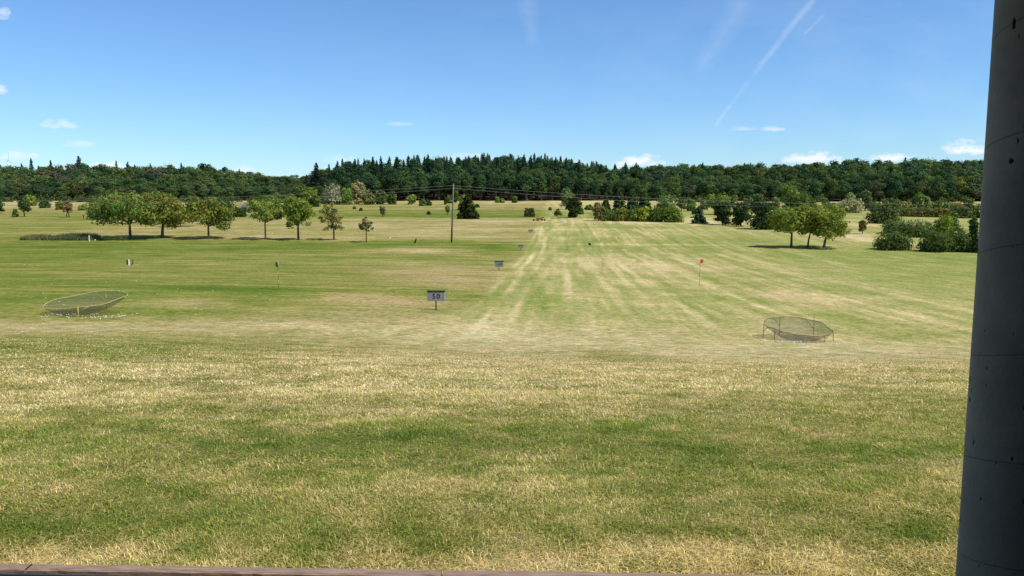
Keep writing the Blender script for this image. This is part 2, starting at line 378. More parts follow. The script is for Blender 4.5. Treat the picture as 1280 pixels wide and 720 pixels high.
# the ground: one sheet from behind the shelter out to the horizon
KA = R(-1.75); KY = 3.387                                   # kerb line through (0, KY)
def kerbY(X): return KY + math.tan(KA) * X
ys = np.concatenate([np.linspace(3.47, 8, 80)[:-1], np.geomspace(8, 30, 170)[:-1], np.geomspace(30, 210, 330)[:-1], np.geomspace(210, 520, 190)[:-1], np.geomspace(520, 12000, 40)])
ts = np.linspace(-1, 1, 641); ts = np.sign(ts) * (.72 * np.abs(ts) + .28 * np.abs(ts) ** 3)
YY, TT = np.meshgrid(ys, ts, indexing='ij')
XX = TT * (YY * 1.0 + 14)
sh = math.tan(KA) * XX * np.exp(-(YY - 3.47) / 3.0); sh = np.clip(sh, -.4, .4)
YG = YY + sh
ZG = gz(XX, YG)
d, rd, ln = tones(XX, YG)
CG = turf_colour(d, rd, ln)
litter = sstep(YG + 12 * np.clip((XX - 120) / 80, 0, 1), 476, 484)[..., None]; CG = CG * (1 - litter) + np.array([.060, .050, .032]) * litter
k = (1 - sstep(YG, 7, 20))[..., None] * .7
soil = np.array([.15, .125, .06])
CG = CG * (1 - k) + (CG * .35 + soil * .55) * k
nr, nc = YG.shape
idx = np.arange(nr * nc).reshape(nr, nc)
F = np.stack([idx[:-1, :-1], idx[:-1, 1:], idx[1:, 1:], idx[1:, :-1]], -1).reshape(-1, 4)
def groundmat():
    m, nt, b = newmat('mown_turf'); L = nt.links
    at = N(nt, 'ShaderNodeAttribute', attribute_name='Col'); tcn = N(nt, 'ShaderNodeTexCoord')
    col = at.outputs['Color']
    for sc, amt, det in ((.45, .20, 6), (2.6, .46, 6), (13, .36, 4)):
        n = N(nt, 'ShaderNodeTexNoise'); n.inputs['Scale'].default_value = sc; n.inputs['Detail'].default_value = det; n.inputs['Roughness'].default_value = .7
        L.new(tcn.outputs['Object'], n.inputs['Vector'])
        mr = N(nt, 'ShaderNodeMapRange'); mr.inputs['From Min'].default_value = .3; mr.inputs['From Max'].default_value = .7; mr.clamp = False
        mr.inputs['To Min'].default_value = 1 - amt; mr.inputs['To Max'].default_value = 1 + amt; L.new(n.outputs[0], mr.inputs[0])
        # the blue and red channels move more: clumps are yellower when pale
        cx = N(nt, 'ShaderNodeCombineColor'); p = N(nt, 'ShaderNodeMath', operation='POWER'); L.new(mr.outputs[0], p.inputs[0]); p.inputs[1].default_value = 1.25
        q = N(nt, 'ShaderNodeMath', operation='POWER'); L.new(mr.outputs[0], q.inputs[0]); q.inputs[1].default_value = .8
        L.new(p.outputs[0], cx.inputs[0]); L.new(q.outputs[0], cx.inputs[1]); L.new(p.outputs[0], cx.inputs[2])
        mx = N(nt, 'ShaderNodeMix', data_type='RGBA', blend_type='MULTIPLY'); mx.inputs[0].default_value = 1
        L.new(col, mx.inputs[6]); L.new(cx.outputs[0], mx.inputs[7]); col = mx.outputs[2]
    L.new(col, b.inputs['Base Color']); b.inputs['Roughness'].default_value = 1; b.inputs['Specular IOR Level'].default_value = 0
    n = N(nt, 'ShaderNodeTexNoise'); n.inputs['Scale'].default_value = 5; n.inputs['Detail'].default_value = 8; L.new(tcn.outputs['Object'], n.inputs['Vector'])
    bp = N(nt, 'ShaderNodeBump'); bp.inputs['Strength'].default_value = .55; bp.inputs['Distance'].default_value = .06
    L.new(n.outputs[0], bp.inputs['Height']); L.new(bp.outputs[0], b.inputs['Normal'])
    return m
M_TURF = groundmat()
g = MB(); g.add(np.stack([XX, YG, ZG], -1).reshape(-1, 3), F, 0, CG.reshape(-1, 3))
tag(link('ground', g.mesh('ground', [M_TURF], True)), 'wide mown grass driving range, green with dry straw patches', None, None, 'structure')
# land beside and behind the shelter
g = MB()
xs = np.array([-600, -60, -14, 14, 60, 600.]); yb = np.array([3.44, 2, -8, -60, -600.])
XB, YB = np.meshgrid(xs, yb, indexing='ij'); ZB = np.full(XB.shape, -.10)
i2 = np.arange(XB.size).reshape(XB.shape); F2 = np.stack([i2[:-1, :-1], i2[1:, :-1], i2[1:, 1:], i2[:-1, 1:]], -1).reshape(-1, 4)[:, ::-1]
g.add(np.stack([XB, YB, ZB], -1).reshape(-1, 3), F2, 0, (.2, .21, .08))
tag(link('back_ground', g.mesh('back_ground', [M_TURF])), None, None, None, 'structure')

# ------------------------------------------------------------------ grass blades in the foreground
def blades(bands, seed, clearance=.015):
    rng = np.random.default_rng(seed); P = []
    for (y0, y1, dens, h, w) in bands:
        A = .5 * (y1 * y1 - y0 * y0) * 1.48 + 5.4 * (y1 - y0); n = int(A * dens)
        y = np.sqrt(rng.uniform(y0 * y0, y1 * y1, n)); x = rng.uniform(-1, 1, n) * (y * .74 + 2.7)
        P.append(np.stack([x, y, np.full(n, h), np.full(n, w)], 1))
    P = np.concatenate(P); x, y, h, w = P.T
    keep = y > KY + math.tan(KA) * x + .068
    x, y, h, w = x[keep], y[keep], h[keep], w[keep]; n = len(x)
    z = gz(x, y) - .006
    d, rdn, ln = tones(x, y)
    tall = fbm(x / .35, y / .35, 61, 3); edge = np.exp(-(y - kerbY(0)) / .25)
    h = h * (.45 + 1.1 * tall) * rng.uniform(.6, 1.35, n) * (1 + .35 * edge)
    ang = rng.uniform(0, 2 * math.pi, n); lean = rng.uniform(.5, 1.75, n)
    flow = fbm(x / 1.3, y / 1.3, 63, 2) * 9; dirx = np.cos(ang) + .6 * np.cos(flow); diry = np.sin(ang) + .6 * np.sin(flow)
    dn = np.hypot(dirx, diry) + 1e-6; dirx /= dn; diry /= dn
    sx_, sy_ = -diry, dirx
    dd = np.clip(d + rng.normal(0, .21, n), 0, 1)
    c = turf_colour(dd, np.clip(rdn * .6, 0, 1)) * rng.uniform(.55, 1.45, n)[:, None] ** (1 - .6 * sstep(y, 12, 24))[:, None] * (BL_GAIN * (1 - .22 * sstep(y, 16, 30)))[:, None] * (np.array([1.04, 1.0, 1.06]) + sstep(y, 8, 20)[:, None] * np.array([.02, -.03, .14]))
    f1, f2 = .5, 1.0
    V = np.zeros((n, 5, 3)); V[:, :, 0] = x[:, None]; V[:, :, 1] = y[:, None]; V[:, :, 2] = z[:, None]
    wv = w[:, None] * .5
    V[:, 0, 0] -= sx_ * w * .5; V[:, 0, 1] -= sy_ * w * .5; V[:, 1, 0] += sx_ * w * .5; V[:, 1, 1] += sy_ * w * .5
    b1 = h * .34 * lean; b2 = h * .85 * lean; z1 = h * np.clip(.62 - .14 * lean, .3, 1); z2 = h * np.clip(1.02 - .46 * lean, .18, 1)
    for q, sg in ((2, 1), (3, -1)):
        V[:, q, 0] += dirx * b1 + sg * sx_ * w * .42; V[:, q, 1] += diry * b1 + sg * sy_ * w * .42; V[:, q, 2] += z1
    V[:, 4, 0] += dirx * b2; V[:, 4, 1] += diry * b2; V[:, 4, 2] += z2
    b = np.arange(n)[:, None] * 5
    mb = MB(); mb.V.append(V.reshape(-1, 3)); mb.C.append(np.repeat(c, 5, 0)); mb.n = n * 5
    mb.F[4].append(b + np.array([[0, 1, 2, 3]])); mb.M[4].append(np.zeros(n, int)); mb.F[3].append(b + np.array([[3, 2, 4]])); mb.M[3].append(np.zeros(n, int))
    return mb
BL_GAIN = 1.70
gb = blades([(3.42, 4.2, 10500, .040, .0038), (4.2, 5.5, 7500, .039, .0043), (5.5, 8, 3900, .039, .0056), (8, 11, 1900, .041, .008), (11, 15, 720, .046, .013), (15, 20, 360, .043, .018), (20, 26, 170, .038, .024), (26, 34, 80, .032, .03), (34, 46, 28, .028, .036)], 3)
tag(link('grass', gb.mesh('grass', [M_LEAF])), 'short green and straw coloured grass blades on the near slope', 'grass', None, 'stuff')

# ------------------------------------------------------------------ trees
def leafcloud(mb, C, Rad, n, size, rng, m=0, shell=2.4, up=.25, flat=1.0, cvar=.12, lvar=.22):
    """n leaf sprays spread through ellipsoid clumps C (k,3) with radii Rad (k,3)"""
    C = np.asarray(C, float); Rad = np.asarray(Rad, float); k = len(C)
    wgt = (Rad[:, 0] * Rad[:, 2]) ** 1.0; wgt /= wgt.sum(); ci = rng.choice(k, n, p=wgt)
    dv = rng.normal(size=(n, 3)); dv /= np.linalg.norm(dv, axis=1)[:, None]
    rr = rng.uniform(0, 1, n) ** (1 / shell) * rng.uniform(.85, 1.12, n)
    P = C[ci] + dv * Rad[ci] * rr[:, None]
    nm = dv * 1.0 + rng.normal(size=(n, 3)) * .34 + np.array([0, 0, up]); nm /= np.linalg.norm(nm, axis=1)[:, None]
    a = np.cross(nm, rng.normal(size=(n, 3))); a /= np.linalg.norm(a, axis=1)[:, None]; b = np.cross(nm, a)
    s = size * rng.uniform(.55, 1.35, n)[:, None]
    e = rng.uniform(.35, .8, n)[:, None] * flat
    V = np.stack([P - a * s, P - b * s * e, P + a * s * rng.uniform(.5, 1, n)[:, None], P + b * s * e], 1)
    cl = 1 + rng.normal(0, cvar, k)[ci]; t = (cl * (1 + rng.normal(0, lvar, n)))[:, None]
    warm = rng.normal(0, .06, n)[:, None] + (rng.normal(0, .06, k)[ci])[:, None]
    c = np.clip(t * (1 + warm * np.array([1.6, .6, -.4])), .3, 2)
    i = np.arange(n)[:, None] * 4
    mb.V.append(V.reshape(-1, 3)); mb.C.append(np.repeat(c, 4, 0)); mb.F[4].append(mb.n + i + np.array([[0, 1, 2, 3]])); mb.M[4].append(np.full(n, m)); mb.n += n * 4
def broad(rng, H, Wd, zb, n, leaf, ncl=22, shape='dome', cr=.24, stems=1, tr=None, lean=0, dens_shell=2.4, trunk=None, crown=None, mb_m=(0, 1), skew=(0, 0), env=1.0):
    """a broadleaf tree: tapered trunk, limbs to each clump, clumps of leaf sprays"""
    trunk = trunk or MB(); crown = crown or MB()
    tr = tr or H * .028; ch = H - zb; C = []; Rd = []
    for i in range(ncl):
        f = (i + .5) / ncl; az = i * 2.39996 + rng.uniform(-.4, .4)
        if shape == 'dome':
            h = rng.uniform(.12, .92); rmax = math.sqrt(max(0, 1 - (max(h - .38, 0) / .66) ** 2)) * (.72 + .28 * min(1, h / .25))
        elif shape == 'oval':
            h = rng.uniform(.08, .92); rmax = math.sin(math.pi * (.12 + .80 * h)) ** .7
        elif shape == 'bush':
            h = rng.uniform(.10, .80) if i % 3 else rng.uniform(.05, .25); rmax = math.sqrt(max(0, 1 - (h * .98) ** 2.4))
        elif shape == 'flat':
            h = rng.uniform(.25, .88); rmax = 1.0 - .35 * max(0, h - .5)
        else:
            h = rng.uniform(.06, .93); rmax = (1 - h) ** .75
        q = rng.uniform(.35, 1) ** .6
        rr = (Wd / 2) * rmax * q * (.70 if env > 0 and shape in ('oval', 'bush') else .86)
        cc = Wd * cr * rng.uniform(.62, 1.15) * (.75 + .25 * rmax); cz = min(cc * rng.uniform(.6, .85), ch * .32)
        C.append((math.cos(az) * rr + skew[0] * h, math.sin(az) * rr + skew[1] * h, zb + ch * h)); Rd.append((cc, cc, cz))
    if env == 0: C.append((skew[0] * .4, skew[1] * .4, zb + ch * .5)); Rd.append((Wd * .26, Wd * .26, ch * .3))
    elif shape == 'bush': C.append((0, 0, zb + ch * .34)); Rd.append((Wd * .47 * env, Wd * .47 * env, ch * .60))
    elif shape == 'oval': C.append((skew[0] * .5, 0, zb + ch * .54)); Rd.append((Wd * .43 * env, Wd * .43 * env, ch * .45))
    elif shape == 'cone': C.append((0, 0, zb + ch * .36)); Rd.append((Wd * .36 * env, Wd * .36 * env, ch * .40))
    else: C.append((skew[0] * .5, skew[1] * .5, zb + ch * .52)); Rd.append((Wd * .42 * env, Wd * .42 * env, ch * .40))
    leafcloud(crown, C, Rd, n, leaf, rng, m=mb_m[0], shell=dens_shell)
    fork = zb + ch * .12
    for s in range(stems):
        o = (0, 0) if stems == 1 else (Wd * .10 * math.cos(s * 6.28 / stems), Wd * .06 * math.sin(s * 6.28 / stems))
        P = [(o[0], o[1], -.2), (o[0], o[1], .15), (o[0] * .9 + lean * fork * .3, o[1], fork * .5), (lean * fork, o[1] * .6, fork), (lean * fork + skew[0] * .3, skew[1] * .3, zb + ch * .6)]
        tube(trunk, P, [tr * 1.5, tr * 1.12, tr * .9, tr * .75, tr * .25], 8, mb_m[1])
    for i in rng.permutation(ncl)[:min(ncl, 12)]:
        c = np.array(C[i]); st_ = np.array([lean * fork, 0, fork + rng.uniform(-.05, .25) * ch * .4]); mid = st_ * .5 + c * .5 + np.array([0, 0, -.06 * ch])
        tube(trunk, [st_, mid, c], [tr * .42, tr * .26, tr * .07], 5, mb_m[1])
    return trunk, crown
def conifer(rng, H, Wd, zb, n, leaf, trunk=None, crown=None, mb_m=(0, 1), jag=.25, power=.85, tr=None, dense=1.0):
    trunk = trunk or MB(); crown = crown or MB(); tr = tr or H * .014
    lev = max(8, int((H - zb) / (Wd * .13)));  P = []; NM = []; lv = rng.integers(0, lev, n * 2); br = rng.integers(0, 9, n * 2)
    keep = rng.uniform(0, 1, n * 2) < ((1 - lv / lev) ** .8 * .9 + .12); lv = lv[keep][:n]; br = br[keep][:n]; n = len(lv)
    th = rng.uniform(0, 6.28, (lev, 9)) * .12 + np.arange(9)[None] * 6.28 / 9 + rng.uniform(0, 6.28, lev)[:, None]
    ln_ = 1 + rng.normal(0, jag, (lev, 9))
    t = np.clip(lv + rng.uniform(-.42, .42, n), 0, lev) / lev; r = Wd / 2 * np.clip(1 - t, 0, 1) ** power * np.clip(ln_[lv, br], .45, 1.5)
    s = rng.uniform(.08, 1, n) ** .6; a = th[lv, br] + rng.normal(0, .16, n) / (s + .3)
    z = zb + (H - zb) * np.clip(t, 0, .985) - r * s * .26 + s * s * r * .10
    P = np.stack([np.cos(a) * r * s, np.sin(a) * r * s, z + rng.normal(0, .02 * H / lev * 4, n)], 1)
    out = np.stack([np.cos(a), np.sin(a), -.25 * np.ones(n)], 1); nm = np.array([0, 0, 1.]) + rng.normal(size=(n, 3)) * .45 + out * .55
    nm /= np.linalg.norm(nm, axis=1)[:, None]; b = np.cross(nm, out); b /= np.linalg.norm(b, axis=1)[:, None]; u = np.cross(b, nm)
    sz = leaf * rng.uniform(.6, 1.3, n)[:, None] * (.5 + .5 * np.clip(1 - t, .15, 1))[:, None]
    V = np.stack([P - u * sz * .8, P - b * sz * .5, P + u * sz * 1.1, P + b * sz * .5], 1)
    c = np.clip(1 + rng.normal(0, .2, n), .4, 1.8)[:, None] * np.ones(3)
    i = np.arange(n)[:, None] * 4; crown.V.append(V.reshape(-1, 3)); crown.C.append(np.repeat(c, 4, 0)); crown.F[4].append(crown.n + i + np.array([[0, 1, 2, 3]])); crown.M[4].append(np.full(n, mb_m[0])); crown.n += n * 4
    tube(crown, [(0, 0, H * .93), (0, 0, H * 1.02)], [leaf * .16, .01], 5, mb_m[0])
    tube(trunk, [(0, 0, -.2), (0, 0, H * .5), (0, 0, H * .98)], [tr * 1.3, tr * .7, .02], 7, mb_m[1])
    return trunk, crown
def hue(c, rng, v=.12):
    k = 1 + rng.normal(0, v); w = rng.normal(0, .05); return (max(.01, c[0] * k * (1 + w)), max(.01, c[1] * k), max(.005, c[2] * k * (1 - w)), 1)
OLIVE = (.105, .125, .032); MIDG = (.075, .115, .028); DARKG = (.035, .062, .020); LIGHTG = (.13, .18, .04); BLUEG = (.045, .075, .045)
SILVER = (.19, .23, .14); BROWNG = (.135, .105, .055); DEEP = (.028, .048, .018); FRESH = (.12, .165, .03)
def grow(name, u, row, top, width, label, cat='tree', kind='broad', colour=MIDG, zb=.2, shape='dome', dens=1.0, leaf=None, seed=None, group=None, stems=1, lean=0, ncl=None, depth=None, cr=.24, trunk_r=None, parts=True, power=.85, leafpx=1.6, skew=(0, 0), shell=2.8, env=1.0):
    """stand a tree or bush with its foot at the point of land seen at (u,row), as tall and wide as given in pixels at that distance"""
    x, y, z = place(u, row) if depth is None else at_depth(u, depth)
    m = math.hypot(x, y) and y / FOC
    vb = row if depth is None else 250 + (EYE - z) / m
    H = (vb - top) * m * 1.035; Wd = width * m * 1.07
    rng = np.random.default_rng(int(u * 13 + row * 7) if seed is None else seed)
    if zb < .06 and shape == 'dome' and cat in ('shrub', 'bush', 'tree'): shape = 'bush'; ncl = ncl or 22
    zb = zb * .88
    lf = leaf or max(.10, min(.9, leafpx * m))
    A = Wd * (H * (1 - zb)); n = int(dens * 6.3 * A / (lf * lf) * .9); n = min(max(n, 500), 22000)
    if kind == 'conifer': n = int(n * 2.2); lf *= 1.1
    if kind == 'conifer': T, Cc = conifer(rng, H, Wd, H * zb, int(n * 1.1), lf * 1.15, power=power)
    else: T, Cc = broad(rng, H, Wd, H * zb, n, lf, ncl or (26 if width > 24 else 16), shape, cr, stems, lean=lean, tr=trunk_r, skew=skew, dens_shell=shell, env=env)
    e = empty(name, (x, y, z)); tag(e, label, cat, group)
    tr_ = link('trunk', T.mesh('trunk', [M_LEAF, M_BARK], True), e)
    co = link('foliage' if cat in ('shrub', 'bush') else 'crown', Cc.mesh('crown', [M_LEAF, M_BARK]), e); co.color = hue(tuple(min(.36, v * w_ * (1.45 if name == 'evergreen_tree' or kind == 'conifer' else 1.75)) for v, w_ in zip(colour[:3], (1.12, 1.03, .84))), rng, .03)
    return e
G1 = 'spreading trees along the left edge of the range'
grow('orchard_tree', 163, 298.5, 240, 86, 'widest spreading green tree of the left row, with a low broad crown', colour=(.10, .13, .032), zb=.24, shape='flat', group=G1, ncl=40, cr=.15, seed=11, trunk_r=.33)
grow('orchard_tree', 203, 297.5, 243.5, 56, 'green tree with dark leaning trunk, second from the left in the row', colour=OLIVE, zb=.28, shape='dome', group=G1, ncl=30, cr=.17, seed=12, trunk_r=.36, lean=.10)
grow('orchard_tree', 261, 298.5, 249, 57, 'rounded green tree in the left row standing in front of the bushes by the hut', colour=(.10, .13, .035), zb=.25, shape='dome', group=G1, ncl=30, cr=.17, seed=13, trunk_r=.26)
grow('orchard_tree', 332, 299.5, 249, 42, 'slender trunked light green tree standing just right of the small hut', colour=(.12, .155, .04), zb=.36, shape='flat', group=G1, ncl=24, cr=.17, seed=14, dens=.75, env=.8, trunk_r=.2)
grow('orchard_tree', 373, 300, 247, 40, 'bright green tree with forked dark trunk and drooping twigs in the left row', colour=(.115, .16, .035), zb=.26, shape='dome', group=G1, ncl=26, cr=.17, seed=15, dens=.85, env=.85, trunk_r=.26)
grow('orchard_tree', 417.5, 300, 254, 33, 'thin grey green tree with sparse leaves, second last of the left row', colour=(.13, .145, .06), zb=.25, shape='oval', group=G1, ncl=26, cr=.13, seed=16, env=0, dens=.42, trunk_r=.2, skew=(-1.0, 0))
grow('orchard_tree', 458, 303, 271, 20, 'smallest nearly bare tree at the right end of the left row', colour=(.12, .12, .06), zb=.40, shape='dome', group=G1, ncl=16, cr=.13, seed=17, env=0, dens=.40, trunk_r=.13)
G2 = 'three trees in a clump on the right of the range'
grow('orchard_tree', 989, 309.5, 260, 50, 'left tree of the clump of three, with pale green crown', colour=(.135, .165, .035), zb=.30, shape='dome', group=G2, ncl=26, cr=.17, seed=21, trunk_r=.26, skew=(-1, 0))
grow('orchard_tree', 1009.5, 310, 258.5, 36, 'middle tree of the clump of three, its thin trunk leaning right', colour=(.13, .16, .035), zb=.32, shape='dome', group=G2, ncl=22, cr=.19, seed=22, trunk_r=.2, lean=.14)
grow('orchard_tree', 1030, 310, 258.5, 56, 'right tree of the clump of three, largest crown and leaning trunk', colour=(.13, .165, .035), zb=.26, shape='dome', group=G2, ncl=30, cr=.17, seed=23, trunk_r=.28, lean=.18, skew=(1, 0))

